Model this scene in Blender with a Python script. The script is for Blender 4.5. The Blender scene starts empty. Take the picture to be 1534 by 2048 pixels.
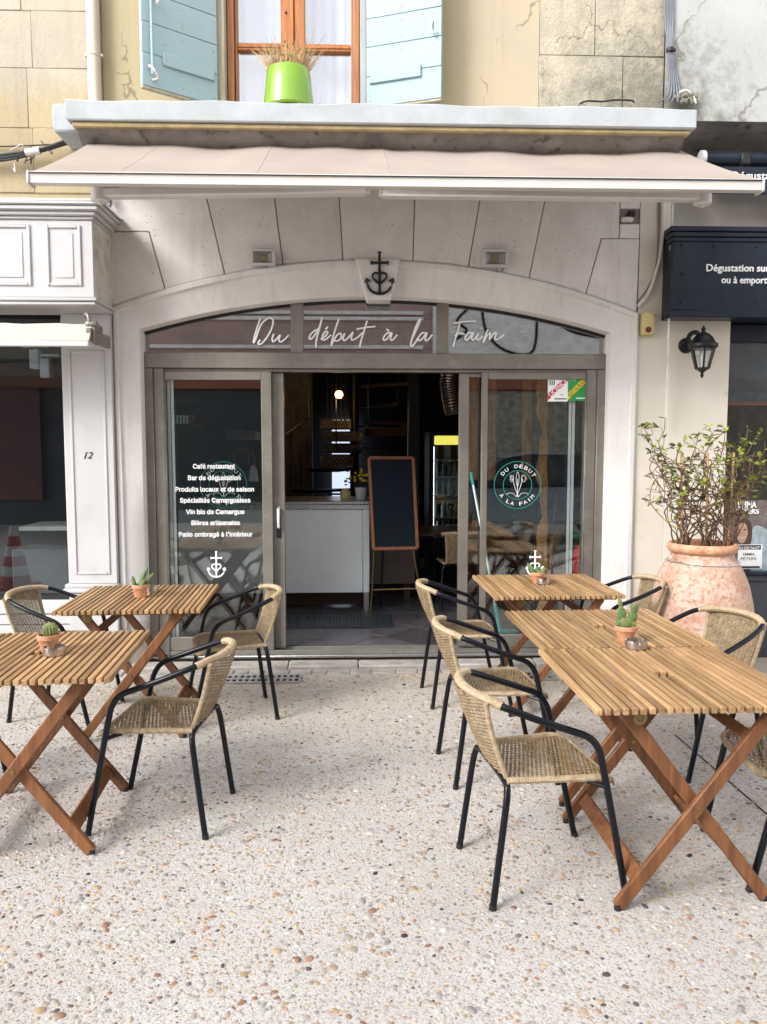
import bpy, bmesh, math, random
import numpy as np
from mathutils import Vector, Matrix
random.seed(7); rng = np.random.default_rng(11)
S = bpy.context.scene; COL = S.collection
R = math.radians

# ------------------------------------------------------------------ camera, sky, sun, exposure
FPX, CH, YAW, PITCH = 1570.0, 1.58, R(2.0), math.atan(129/1570.0)   # focal length in photo pixels, eye height
cd = bpy.data.cameras.new('camera'); cam = bpy.data.objects.new('camera', cd); COL.objects.link(cam)
cam.location = (0, 0, CH); cam.rotation_euler = (math.pi/2-PITCH, 0, -YAW)
cd.sensor_fit = 'VERTICAL'; cd.sensor_height = 24; cd.lens = FPX/2048*24
cd.clip_start = 0.05; cd.clip_end = 500
S.camera = cam

SUN_AZ = (1.2, 1.0)          # direction the light travels in plan (from the left, behind the viewer)
SUN_EL = R(36)
W = bpy.data.worlds.new('World'); S.world = W; W.use_nodes = True
nt = W.node_tree; bg = nt.nodes['Background']
sky = nt.nodes.new('ShaderNodeTexSky'); sky.sky_type = 'NISHITA'; sky.sun_disc = False
sky.sun_elevation = SUN_EL; sky.sun_rotation = math.atan2(-SUN_AZ[0], -SUN_AZ[1]) % (2*math.pi)
sky.air_density = 1.0; sky.dust_density = 1.2; sky.ozone_density = 1.0
hs = nt.nodes.new('ShaderNodeHueSaturation'); hs.inputs['Saturation'].default_value = 0.16
nt.links.new(sky.outputs[0], hs.inputs['Color']); nt.links.new(hs.outputs[0], bg.inputs['Color'])
bg.inputs['Strength'].default_value = 0.15
sd = bpy.data.lights.new('sun', 'SUN'); sd.energy = 1.0; sd.angle = R(18); sd.color = (1, .98, .96)
sun = bpy.data.objects.new('sun', sd); COL.objects.link(sun)
d = Vector((SUN_AZ[0], SUN_AZ[1], 0)).normalized()*math.cos(SUN_EL) + Vector((0, 0, -math.sin(SUN_EL)))
sun.rotation_euler = d.to_track_quat('-Z', 'Y').to_euler(); sun.location = (-4, -3, 9)
S.view_settings.view_transform = 'Standard'; S.view_settings.look = 'None'
S.view_settings.exposure = 1.6; S.view_settings.gamma = 1; S.view_settings.use_curve_mapping = False
S.cycles.transparent_max_bounces = 24; S.cycles.max_bounces = 10

# ------------------------------------------------------------------ photo pixel -> place on a known plane
_f = Vector((math.sin(YAW)*math.cos(PITCH), math.cos(YAW)*math.cos(PITCH), -math.sin(PITCH)))
_r = Vector((math.cos(YAW), -math.sin(YAW), 0)); _u = _r.cross(_f); _C = Vector((0, 0, CH))
def ray(x, y): return _f*FPX + _r*(x-767) - _u*(y-1024)
def P(x, y, Y): d = ray(x, y); return _C + d*(Y/d.y)
def G(x, y, z=0.0): d = ray(x, y); return _C + d*((z-CH)/d.z)

# ------------------------------------------------------------------ materials
def newmat(name):
    m = bpy.data.materials.new(name); m.use_nodes = True
    return m, m.node_tree, m.node_tree.nodes['Principled BSDF']
def nd(t, typ, **kw):
    n = t.nodes.new(typ)
    for k, v in kw.items():
        if k in n.inputs: n.inputs[k].default_value = v
        else: setattr(n, k, v)
    return n
def surf(name, c, rough=.7, metal=0, var=.12, scale=6, c2=None, bump=.0, bscale=60, coat=0, rnd=0, fine=None, spec=None, detail=6, thr=(.35, .7)):
    """base colour mottled by noise towards c2, optional fine speckle, bump, per-object tint"""
    m, t, b = newmat(name); L = t.links.new
    b.inputs['Roughness'].default_value = rough; b.inputs['Metallic'].default_value = metal
    if coat: b.inputs['Coat Weight'].default_value = coat; b.inputs['Coat Roughness'].default_value = .12
    if spec is not None: b.inputs['Specular IOR Level'].default_value = spec
    tc = nd(t, 'ShaderNodeTexCoord')
    n = nd(t, 'ShaderNodeTexNoise', Scale=scale, Detail=detail, Roughness=.62); L(tc.outputs['Object'], n.inputs['Vector'])
    if c2 is None: c2 = tuple(x*(1-2*var) for x in c)
    mr = nd(t, 'ShaderNodeMapRange'); mr.inputs['From Min'].default_value = thr[0]; mr.inputs['From Max'].default_value = thr[1]
    L(n.outputs[0], mr.inputs['Value'])
    mx = nd(t, 'ShaderNodeMix', data_type='RGBA'); mx.inputs[6].default_value = (*c, 1); mx.inputs[7].default_value = (*c2, 1)
    L(mr.outputs[0], mx.inputs[0]); out = mx.outputs[2]
    if fine:
        fs, fc, lo, hi = fine
        n2 = nd(t, 'ShaderNodeTexNoise', Scale=fs, Detail=3.0); L(tc.outputs['Object'], n2.inputs['Vector'])
        m2 = nd(t, 'ShaderNodeMapRange'); m2.inputs['From Min'].default_value = lo; m2.inputs['From Max'].default_value = hi
        L(n2.outputs[0], m2.inputs['Value'])
        mx2 = nd(t, 'ShaderNodeMix', data_type='RGBA'); mx2.inputs[7].default_value = (*fc, 1)
        L(m2.outputs[0], mx2.inputs[0]); L(out, mx2.inputs[6]); out = mx2.outputs[2]
    if rnd:
        oi = nd(t, 'ShaderNodeObjectInfo'); hv = nd(t, 'ShaderNodeHueSaturation')
        r1 = nd(t, 'ShaderNodeMapRange'); r1.inputs['To Min'].default_value = 1-rnd; r1.inputs['To Max'].default_value = 1+rnd
        L(oi.outputs['Random'], r1.inputs['Value']); L(r1.outputs[0], hv.inputs['Value']); L(out, hv.inputs['Color']); out = hv.outputs[0]
    L(out, b.inputs['Base Color'])
    rr = nd(t, 'ShaderNodeMapRange'); rr.inputs['To Min'].default_value = max(.02, rough-.1); rr.inputs['To Max'].default_value = min(1, rough+.12)
    L(n.outputs[0], rr.inputs['Value']); L(rr.outputs[0], b.inputs['Roughness'])
    if bump:
        nb = nd(t, 'ShaderNodeTexNoise', Scale=bscale, Detail=5.0); L(tc.outputs['Object'], nb.inputs['Vector'])
        bp = nd(t, 'ShaderNodeBump', Strength=bump, Distance=.01); L(nb.outputs[0], bp.inputs['Height']); L(bp.outputs[0], b.inputs['Normal'])
    return m
def stone(name, c, c2, pit=.5, scale=3, pitcol=(.2, .17, .15), bump=.35, stain=None, rnd=0, pscale=26, crack=0, streak=.35):
    """limestone: mottling, shell pits, optional mould stain that climbs from height z0 to z1"""
    m, t, b = newmat(name); L = t.links.new
    b.inputs['Roughness'].default_value = .85
    g = nd(t, 'ShaderNodeNewGeometry')
    n = nd(t, 'ShaderNodeTexNoise', Scale=scale, Detail=8.0, Roughness=.65); L(g.outputs['Position'], n.inputs['Vector'])
    mr = nd(t, 'ShaderNodeMapRange'); mr.inputs['From Min'].default_value = .38; mr.inputs['From Max'].default_value = .68; L(n.outputs[0], mr.inputs['Value'])
    mx = nd(t, 'ShaderNodeMix', data_type='RGBA'); mx.inputs[6].default_value = (*c, 1); mx.inputs[7].default_value = (*c2, 1); L(mr.outputs[0], mx.inputs[0])
    out = mx.outputs[2]
    v = nd(t, 'ShaderNodeTexVoronoi', Scale=pscale); L(g.outputs['Position'], v.inputs['Vector'])
    n3 = nd(t, 'ShaderNodeTexNoise', Scale=7.0, Detail=3.0); L(g.outputs['Position'], n3.inputs['Vector'])
    ad = nd(t, 'ShaderNodeMath', operation='MULTIPLY_ADD'); L(n3.outputs[0], ad.inputs[0]); ad.inputs[1].default_value = -.34; ad.inputs[2].default_value = .16+.12*pit
    lt = nd(t, 'ShaderNodeMath', operation='LESS_THAN'); L(v.outputs['Distance'], lt.inputs[0]); L(ad.outputs[0], lt.inputs[1])
    mx2 = nd(t, 'ShaderNodeMix', data_type='RGBA'); mx2.inputs[7].default_value = (*pitcol, 1); L(lt.outputs[0], mx2.inputs[0]); L(out, mx2.inputs[6]); out = mx2.outputs[2]
    if stain:
        z0, z1, x0, x1, sc = stain
        sp = nd(t, 'ShaderNodeSeparateXYZ'); L(g.outputs['Position'], sp.inputs[0])
        a = nd(t, 'ShaderNodeMapRange'); a.inputs['From Min'].default_value = z1; a.inputs['From Max'].default_value = z0; L(sp.outputs['Z'], a.inputs['Value'])
        bx = nd(t, 'ShaderNodeMapRange'); bx.inputs['From Min'].default_value = x0; bx.inputs['From Max'].default_value = x1; L(sp.outputs['X'], bx.inputs['Value'])
        ml = nd(t, 'ShaderNodeMath', operation='MULTIPLY'); L(a.outputs[0], ml.inputs[0]); L(bx.outputs[0], ml.inputs[1])
        ns = nd(t, 'ShaderNodeTexNoise', Scale=9.0, Detail=12.0, Roughness=.80); L(g.outputs['Position'], ns.inputs['Vector'])
        th = nd(t, 'ShaderNodeMath', operation='MULTIPLY_ADD'); L(ml.outputs[0], th.inputs[0]); th.inputs[1].default_value = .56; L(ns.outputs[0], th.inputs[2])
        mm = nd(t, 'ShaderNodeMapRange'); mm.inputs['From Min'].default_value = .60; mm.inputs['From Max'].default_value = .86; L(th.outputs[0], mm.inputs['Value'])
        mx3 = nd(t, 'ShaderNodeMix', data_type='RGBA'); mx3.inputs[7].default_value = (*sc, 1); L(mm.outputs[0], mx3.inputs[0]); L(out, mx3.inputs[6]); out = mx3.outputs[2]
    mp = nd(t, 'ShaderNodeMapping'); mp.inputs['Scale'].default_value = (11, 11, .9); L(g.outputs['Position'], mp.inputs['Vector'])
    n7 = nd(t, 'ShaderNodeTexNoise', Scale=1.0, Detail=6.0, Roughness=.7); L(mp.outputs[0], n7.inputs['Vector'])
    m7 = nd(t, 'ShaderNodeMapRange'); m7.inputs['From Min'].default_value = .52; m7.inputs['From Max'].default_value = .74; m7.inputs['To Max'].default_value = streak; L(n7.outputs[0], m7.inputs['Value'])
    x7 = nd(t, 'ShaderNodeMix', data_type='RGBA'); x7.inputs[7].default_value = (c2[0]*.62, c2[1]*.58, c2[2]*.54, 1); L(m7.outputs[0], x7.inputs[0]); L(out, x7.inputs[6]); out = x7.outputs[2]
    if crack:
        nw = nd(t, 'ShaderNodeTexNoise', Scale=5.0, Detail=5.0); L(g.outputs['Position'], nw.inputs['Vector'])
        vs_ = nd(t, 'ShaderNodeVectorMath', operation='SCALE'); vs_.inputs['Scale'].default_value = .55; L(nw.outputs['Color'], vs_.inputs[0])
        va = nd(t, 'ShaderNodeVectorMath', operation='ADD'); L(g.outputs['Position'], va.inputs[0]); L(vs_.outputs[0], va.inputs[1])
        vc = nd(t, 'ShaderNodeTexVoronoi', Scale=crack, feature='DISTANCE_TO_EDGE'); L(va.outputs[0], vc.inputs['Vector'])
        nm = nd(t, 'ShaderNodeTexNoise', Scale=1.7, Detail=3.0); L(g.outputs['Position'], nm.inputs['Vector'])
        wm = nd(t, 'ShaderNodeMath', operation='MULTIPLY_ADD'); L(nm.outputs[0], wm.inputs[0]); wm.inputs[1].default_value = .09; wm.inputs[2].default_value = -.041
        lc = nd(t, 'ShaderNodeMath', operation='LESS_THAN'); L(vc.outputs['Distance'], lc.inputs[0]); L(wm.outputs[0], lc.inputs[1])
        lm_ = nd(t, 'ShaderNodeMath', operation='MULTIPLY'); L(lc.outputs[0], lm_.inputs[0]); lm_.inputs[1].default_value = .7
        xc = nd(t, 'ShaderNodeMix', data_type='RGBA'); xc.inputs[7].default_value = (c2[0]*.45, c2[1]*.42, c2[2]*.38, 1); L(lm_.outputs[0], xc.inputs[0]); L(out, xc.inputs[6]); out = xc.outputs[2]
    if rnd:
        oi = nd(t, 'ShaderNodeObjectInfo'); hv = nd(t, 'ShaderNodeHueSaturation'); r1 = nd(t, 'ShaderNodeMapRange')
        r1.inputs['To Min'].default_value = 1-rnd; r1.inputs['To Max'].default_value = 1+rnd
        L(oi.outputs['Random'], r1.inputs['Value']); L(r1.outputs[0], hv.inputs['Value']); L(out, hv.inputs['Color']); out = hv.outputs[0]
    L(out, b.inputs['Base Color'])
    nb = nd(t, 'ShaderNodeTexNoise', Scale=55.0, Detail=6.0); L(g.outputs['Position'], nb.inputs['Vector'])
    sb = nd(t, 'ShaderNodeMath', operation='SUBTRACT'); L(nb.outputs[0], sb.inputs[0]); L(lt.outputs[0], sb.inputs[1])
    bp = nd(t, 'ShaderNodeBump', Strength=bump, Distance=.012); L(sb.outputs[0], bp.inputs['Height']); L(bp.outputs[0], b.inputs['Normal'])
    return m
def wood(name, c, c2, rough=.45, rnd=.18, axis=1, gs=1.0, spec=.5):
    m, t, b = newmat(name); L = t.links.new
    tc = nd(t, 'ShaderNodeTexCoord'); mp = nd(t, 'ShaderNodeMapping')
    sc = [38*gs]*3; sc[axis] = 2.2*gs; mp.inputs['Scale'].default_value = sc
    oi = nd(t, 'ShaderNodeObjectInfo'); vm = nd(t, 'ShaderNodeVectorMath', operation='SCALE')
    cb = nd(t, 'ShaderNodeCombineXYZ')
    for k in range(3): L(oi.outputs['Random'], cb.inputs[k])
    L(cb.outputs[0], vm.inputs[0]); vm.inputs['Scale'].default_value = 37.0
    av = nd(t, 'ShaderNodeVectorMath', operation='ADD'); L(tc.outputs['Object'], av.inputs[0]); L(vm.outputs[0], av.inputs[1])
    L(av.outputs[0], mp.inputs['Vector'])
    n = nd(t, 'ShaderNodeTexNoise', Scale=1.0, Detail=6.0, Roughness=.6); n.inputs['Distortion'].default_value = .6; L(mp.outputs[0], n.inputs['Vector'])
    mr = nd(t, 'ShaderNodeMapRange'); mr.inputs['From Min'].default_value = .36; mr.inputs['From Max'].default_value = .66; L(n.outputs[0], mr.inputs['Value'])
    mx = nd(t, 'ShaderNodeMix', data_type='RGBA'); mx.inputs[6].default_value = (*c, 1); mx.inputs[7].default_value = (*c2, 1); L(mr.outputs[0], mx.inputs[0])
    hv = nd(t, 'ShaderNodeHueSaturation'); r1 = nd(t, 'ShaderNodeMapRange'); r1.inputs['To Min'].default_value = 1-rnd; r1.inputs['To Max'].default_value = 1+rnd
    L(oi.outputs['Random'], r1.inputs['Value']); L(r1.outputs[0], hv.inputs['Value']); L(mx.outputs[2], hv.inputs['Color'])
    L(hv.outputs[0], b.inputs['Base Color'])
    b.inputs['Roughness'].default_value = rough; b.inputs['Specular IOR Level'].default_value = spec
    bp = nd(t, 'ShaderNodeBump', Strength=.12, Distance=.004); L(n.outputs[0], bp.inputs['Height']); L(bp.outputs[0], b.inputs['Normal'])
    return m
def glass(name, tint=(.96, .98, .97), base=.045, gl=(1, 1, 1), rough=0.0):
    m, t, b = newmat(name); L = t.links.new; t.nodes.remove(b)
    o = t.nodes['Material Output']
    lw = nd(t, 'ShaderNodeLayerWeight'); lw.inputs['Blend'].default_value = .5
    pw = nd(t, 'ShaderNodeMath', operation='POWER'); L(lw.outputs['Facing'], pw.inputs[0]); pw.inputs[1].default_value = 5
    ma = nd(t, 'ShaderNodeMath', operation='MULTIPLY_ADD'); L(pw.outputs[0], ma.inputs[0]); ma.inputs[1].default_value = 1-base; ma.inputs[2].default_value = base
    tr = nd(t, 'ShaderNodeBsdfTransparent'); tr.inputs[0].default_value = (*tint, 1)
    gs = nd(t, 'ShaderNodeBsdfGlossy'); gs.inputs[0].default_value = (*gl, 1); gs.inputs['Roughness'].default_value = rough
    ms = nd(t, 'ShaderNodeMixShader'); L(ma.outputs[0], ms.inputs[0]); L(tr.outputs[0], ms.inputs[1]); L(gs.outputs[0], ms.inputs[2])
    L(ms.outputs[0], o.inputs['Surface']); return m
def emit(name, c, s):
    m, t, b = newmat(name); b.inputs['Base Color'].default_value = (*c, 1)
    b.inputs['Emission Color'].default_value = (*c, 1); b.inputs['Emission Strength'].default_value = s; return m
def cloth(name, c, trans=.3, var=.06, scale=5):
    m = surf(name, c, .9, var=var, scale=scale, bump=.05, bscale=400, spec=.2)
    t = m.node_tree; b = t.nodes['Principled BSDF']; o = t.nodes['Material Output']
    tl = nd(t, 'ShaderNodeBsdfTranslucent'); tl.inputs[0].default_value = (*c, 1)
    ms = nd(t, 'ShaderNodeMixShader'); ms.inputs[0].default_value = trans
    t.links.new(b.outputs[0], ms.inputs[1]); t.links.new(tl.outputs[0], ms.inputs[2]); t.links.new(ms.outputs[0], o.inputs['Surface']); return m

M = dict(
 stone=stone('white_limestone', (.74, .69, .66), (.63, .575, .545), .66, rnd=.075, streak=.28),
 surround=stone('smooth_painted_stone', (.70, .675, .65), (.61, .58, .555), .14, scale=2.2, bump=.2, pscale=15, stain=(0.0, .55, -9, -8.9, (.36, .31, .26))),
 joint=surf('dark_mortar', (.25, .21, .19), .95),
 cream=surf('cream_render', (.68, .63, .54), .85, c2=(.60, .545, .455), scale=1.6, bump=.06, bscale=40, fine=(9, (.50, .44, .35), .63, .82)),
 yellow=stone('yellow_render', (.50, .41, .27), (.44, .38, .28), .04, crack=.9, streak=.3, scale=1.2, bump=.12, stain=(3.7, 5.6, .86, .60, (.45, .375, .225))),
 oldstone=stone('weathered_wall_stone', (.50, .44, .325), (.38, .34, .27), .5, crack=1.6, streak=.55, scale=3.4, bump=.6, stain=(3.80, 4.85, .75, 2.25, (.20, .185, .14)), pitcol=(.16, .14, .1)),
 ochre=stone('ochre_wall_stone', (.47, .415, .32), (.40, .36, .29), .14, scale=1.7, bump=.3, rnd=.06, stain=(3.75, 4.15, -1.2, -1.6, (.42, .34, .2))),
 greywall=stone('grey_render', (.45, .45, .435), (.38, .38, .365), .05, crack=1.0, scale=1.4, bump=.15, stain=(3.75, 4.7, 3.0, 2.1, (.20, .20, .17))),
 ledge=surf('whitened_concrete', (.45, .475, .49), .85, c2=(.37, .385, .39), scale=5, bump=.18, bscale=50, fine=(30, (.48, .46, .42), .66, .8)),
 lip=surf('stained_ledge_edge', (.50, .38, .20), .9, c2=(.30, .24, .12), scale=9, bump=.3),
 soffit=surf('dark_mottled_soffit', (.25, .225, .205), .9, c2=(.13, .115, .105), scale=5, bump=.2, fine=(12, (.05, .05, .045), .6, .75)),  # grey-brown with darker mottling and near-black speckle
 awning=cloth('pink_beige_awning_cloth', (.49, .415, .36), .22, .09, 1.6),
 awning_metal=surf('cream_enamelled_metal', (.69, .655, .62), .4, var=.05, scale=8),
 beige=surf('beige_plastic', (.70, .61, .48), .5, var=.05),
 white=surf('white_gloss_paint', (.56, .555, .56), .38, c2=(.50, .49, .49), scale=1.8, bump=.03, bscale=30, fine=(5, (.44, .42, .39), .64, .9)),
 wgrime=surf('grimy_white_paint', (.66, .62, .56), .5, c2=(.34, .29, .23), scale=9, thr=(.48, .8)),
 bronze=surf('weathered_bronze_aluminium', (.25, .232, .20), .42, .35, c2=(.165, .15, .13), scale=3.0, fine=(9, (.32, .305, .27), .58, .95)),
 strip=surf('pale_aluminium', (.75, .78, .78), .35, .5, var=.04),
 steel=surf('brushed_steel', (.62, .63, .65), .28, .9, var=.06, scale=14),
 counter=surf('white_enamel_counter', (.84, .86, .89), .28, .0, var=.05, scale=2),
 black=surf('black_iron', (.009, .009, .011), .42, .2, var=.2, scale=12, bump=.08, bscale=120),
 tube=surf('black_navy_lacquer', (.0045, .0055, .010), .30, .0, var=.1, scale=20, spec=.3),
 blueblack=surf('blue_black_paint', (.010, .015, .025), .32, c2=(.018, .025, .038), scale=3, bump=.04, bscale=25, fine=(40, (.05, .06, .08), .68, .8), spec=.25),
 darkpanel=surf('dark_slate_paint', (.045, .052, .065), .5, var=.1),
 gasket=surf('black_rubber', (.012, .012, .012), .6),
 glass=glass('door_glass', (.91, .94, .935), .09), fanglass=glass('fanlight_glass', (.80, .82, .82), .24), shopglass=glass('shop_glass', (.80, .84, .85), .05), winglass=glass('window_glass', (.97, .98, 1), .17),
 vinyl=surf('white_vinyl', (.85, .85, .85), .6, var=.01), green=surf('green_vinyl', (.015, .27, .19), .6, var=.02),
 blackvinyl=surf('black_vinyl', (.012, .012, .014), .5), red=surf('red_print', (.55, .02, .03), .5, var=.03), signgreen=surf('green_print', (.02, .28, .06), .5, var=.03), yellowprint=surf('yellow_print', (.85, .66, .05), .5, var=.02),
 shutter=surf('pale_blue_paint', (.335, .455, .48), .65, c2=(.37, .49, .51), scale=3, bump=.06, bscale=30, rnd=.03, fine=(26, (.26, .33, .33), .62, .80)),
 sash=wood('orange_pine_varnish', (.52, .20, .055), (.30, .095, .025), .35, .08, 2),
 greywood=wood('weathered_grey_wood', (.50, .44, .33), (.34, .29, .2), .8, .05, 2),
 curtain=cloth('white_net_curtain', (.78, .82, .92), .45, .02),
 slat=wood('oiled_acacia_top', (.47, .295, .145), (.27, .15, .065), .5, .28, 1),
 leg=wood('oiled_acacia_leg', (.22, .088, .031), (.11, .042, .016), .55, .28, 2),
 rattan=surf('tan_rattan', (.34, .25, .14), .5, c2=(.16, .112, .058), scale=38, detail=3),
 wrap=surf('pale_rattan_wrap', (.46, .355, .225), .5, c2=(.29, .21, .12), scale=50, detail=3),
 brass=surf('dull_brass', (.32, .23, .1), .4, .9),
 terracotta=surf('terracotta_pot', (.50, .20, .09), .8, c2=(.62, .36, .22), scale=26, bump=.12, bscale=90),
 soil=surf('dark_soil', (.05, .033, .022), .95, var=.3, scale=60, bump=.6, bscale=120),
 cactus=surf('cactus_green', (.075, .14, .045), .65, c2=(.17, .23, .09), scale=60, bump=.2, bscale=200),
 cactus2=surf('cactus_yellow_green', (.22, .26, .075), .65, c2=(.11, .15, .05), scale=70, bump=.2, bscale=200),
 spine=surf('cactus_spines', (.75, .68, .45), .7),
 urn=surf('salt_bloomed_terracotta', (.56, .405, .325), .85, c2=(.40, .20, .12), scale=7, bump=.25, bscale=60, thr=(.42, .72), fine=(42, (.38, .18, .10), .5, .68)),
 urnrim=surf('bare_terracotta', (.66, .40, .25), .8, c2=(.44, .17, .07), scale=14, bump=.2, bscale=60, fine=(50, (.3, .12, .06), .6, .75)),
 twig=surf('brown_twig', (.10, .045, .03), .8, c2=(.21, .12, .075), scale=30),
 cane=surf('bamboo_cane', (.55, .38, .17), .6, c2=(.4, .24, .09), scale=20),
 leaf=surf('yellow_green_leaf', (.27, .31, .035), .45, c2=(.15, .20, .03), scale=25, rnd=.5), leaf2=surf('dark_leaf', (.035, .06, .02), .45, c2=(.08, .08, .02), scale=25, rnd=.4),
 lime=surf('lime_green_glaze', (.20, .38, .004), .12, var=.04, coat=1), dry=surf('dry_grass', (.62, .44, .22), .8, var=.2, scale=40),
 cable=surf('black_cable', (.018, .018, .02), .5), greycable=surf('grey_cable', (.16, .17, .20), .5, var=.1), whitecable=surf('white_cable', (.62, .60, .56), .5),
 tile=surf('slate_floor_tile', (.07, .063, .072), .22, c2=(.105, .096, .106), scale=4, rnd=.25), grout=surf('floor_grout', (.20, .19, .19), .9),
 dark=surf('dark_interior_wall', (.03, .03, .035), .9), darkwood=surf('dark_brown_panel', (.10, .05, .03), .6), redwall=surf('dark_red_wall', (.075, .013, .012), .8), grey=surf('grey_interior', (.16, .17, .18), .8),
 stonein=stone('interior_rubble', (.30, .25, .19), (.16, .13, .1), .5, scale=6),
 orangewood=wood('orange_bark_wood', (.55, .26, .07), (.22, .09, .025), .6, .1, 2),
 slate=surf('blackboard_slate', (.010, .017, .028), .7, c2=(.015, .024, .036), scale=5, spec=.15), boardframe=wood('reddish_easel_wood', (.36, .13, .05), (.25, .08, .03), .4, .05, 2),
 sheet=surf('bright_patio_paint', (.7, .74, .8), .7), blue=surf('blue_stripe_cloth', (.03, .12, .42), .8),
 bulb=emit('lit_bulb', (1.0, .46, .08), 5), fridgefill=emit('added_fridge_fill', (.75, .85, 1.0), 1.6), fridgelight=emit('fridge_light', (.66, .62, .10), .42), daylight=emit('rear_daylight_pane', (.72, .82, 1.0), .35),
 turquoise=surf('turquoise_plastic', (.03, .48, .44), .4), extred=surf('red_enamel', (.62, .012, .02), .25, coat=.5), bottle=surf('bottle_glass_green', (.03, .06, .03), .08), bottle2=surf('bottle_pale', (.4, .38, .3), .1),
 yellowflower=surf('yellow_petal', (.78, .56, .02), .6), foliage=surf('dark_foliage', (.025, .05, .02), .5),
 pave=None, ledgl=glass('lamp_glass', (.9, .9, .9), .12), reflector=surf('reflector', (.75, .73, .7), .22, .6), led=surf('led_chip', (.62, .5, .2), .5),
 alarm=surf('yellowed_plastic', (.62, .52, .22), .5, var=.08), ink=surf('black_ink', (.01, .01, .01), .6), zinc=surf('zinc_ashtray', (.55, .53, .52), .22, .9, c2=(.40, .30, .24), scale=30),
 oppstone=stone('street_rubble', (.42, .38, .32), (.12, .11, .1), .5, scale=7), carpaint=surf('silver_blue_car_paint', (.30, .36, .42), .25, .4, var=.03, coat=1), carglass=surf('car_window', (.05, .07, .09), .05), oppwall=surf('pink_brown_render', (.42, .30, .28), .9, scale=2), oppwhite=surf('pale_shutter', (.78, .78, .78), .7), stonegrate=surf('cast_grate', (.40, .38, .36), .7, var=.15, scale=20, bump=.3),
 kerb=stone('kerb_stone', (.44, .41, .375), (.29, .26, .23), .3, scale=9, rnd=.1), poster_bg=surf('poster_print', (.10, .075, .065), .35, c2=(.22, .19, .18), scale=14), skin=surf('poster_face', (.50, .31, .23), .4, c2=(.36, .2, .14), scale=24), hair=surf('poster_hair', (.07, .035, .02), .4), denim=surf('poster_jacket', (.40, .48, .52), .4, c2=(.2, .26, .3), scale=20),
 orange=surf('cone_orange', (.62, .04, .025), .45), clay=surf('old_clay_tile', (.34, .13, .085), .85, var=.15, scale=20, bump=.2),
)
def ground_mat(colattr):
    m, t, b = newmat('exposed_pebble' if colattr else 'pale_washed_concrete'); L = t.links.new
    g = nd(t, 'ShaderNodeNewGeometry')
    if colattr:
        n = nd(t, 'ShaderNodeTexNoise', Scale=140.0, Detail=3.0); L(g.outputs['Position'], n.inputs['Vector'])
        mr = nd(t, 'ShaderNodeMapRange'); mr.inputs['To Min'].default_value = .75; mr.inputs['To Max'].default_value = 1.25; L(n.outputs[0], mr.inputs['Value'])
        hv = nd(t, 'ShaderNodeHueSaturation'); L(mr.outputs[0], hv.inputs['Value'])
        if colattr == 'attr': s = nd(t, 'ShaderNodeAttribute', attribute_name='tint')
        else: s = nd(t, 'ShaderNodeObjectInfo')
        L(s.outputs['Color'], hv.inputs['Color']); L(hv.outputs[0], b.inputs['Base Color']); b.inputs['Roughness'].default_value = .5
        return m
    n = nd(t, 'ShaderNodeTexNoise', Scale=1.1, Detail=5.0); L(g.outputs['Position'], n.inputs['Vector'])
    mr = nd(t, 'ShaderNodeMapRange'); mr.inputs['From Min'].default_value = .35; mr.inputs['From Max'].default_value = .7; L(n.outputs[0], mr.inputs['Value'])
    mx = nd(t, 'ShaderNodeMix', data_type='RGBA'); mx.inputs[6].default_value = (.55, .532, .515, 1); mx.inputs[7].default_value = (.48, .455, .43, 1); L(mr.outputs[0], mx.inputs[0])
    v = nd(t, 'ShaderNodeTexVoronoi', Scale=170.0); L(g.outputs['Position'], v.inputs['Vector'])
    mv = nd(t, 'ShaderNodeMix', data_type='RGBA', blend_type='MULTIPLY'); mv.inputs[0].default_value = .8; L(mx.outputs[2], mv.inputs[6])
    rp = nd(t, 'ShaderNodeValToRGB'); rp.color_ramp.elements[0].color = (.62, .55, .48, 1); rp.color_ramp.elements[1].color = (1.05, 1.04, 1.03, 1); rp.color_ramp.elements[1].position = .55
    sx = nd(t, 'ShaderNodeSeparateColor'); L(v.outputs['Color'], sx.inputs[0]); L(sx.outputs[0], rp.inputs[0]); L(rp.outputs[0], mv.inputs[7])
    # old oil drips and sand drifts near the threshold
    sp = nd(t, 'ShaderNodeSeparateXYZ'); L(g.outputs['Position'], sp.inputs[0])
    a = nd(t, 'ShaderNodeMapRange'); a.inputs['From Min'].default_value = 3.9; a.inputs['From Max'].default_value = 5.4; L(sp.outputs['Y'], a.inputs['Value'])
    n4 = nd(t, 'ShaderNodeTexNoise', Scale=2.2, Detail=6.0); L(g.outputs['Position'], n4.inputs['Vector'])
    ml = nd(t, 'ShaderNodeMath', operation='MULTIPLY'); L(a.outputs[0], ml.inputs[0]); L(n4.outputs[0], ml.inputs[1])
    m5 = nd(t, 'ShaderNodeMix', data_type='RGBA'); L(ml.outputs[0], m5.inputs[0]); L(mv.outputs[2], m5.inputs[6]); m5.inputs[7].default_value = (.50, .41, .29, 1)
    n6 = nd(t, 'ShaderNodeTexNoise', Scale=.75, Detail=9.0, Roughness=.66); L(g.outputs['Position'], n6.inputs['Vector'])
    m6 = nd(t, 'ShaderNodeMapRange'); m6.inputs['From Min'].default_value = .52; m6.inputs['From Max'].default_value = .72; m6.inputs['To Max'].default_value = .28; L(n6.outputs[0], m6.inputs['Value'])
    v7 = nd(t, 'ShaderNodeTexVoronoi', Scale=1.9); L(g.outputs['Position'], v7.inputs['Vector'])
    n8 = nd(t, 'ShaderNodeTexNoise', Scale=30.0, Detail=4.0); L(g.outputs['Position'], n8.inputs['Vector'])
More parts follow.
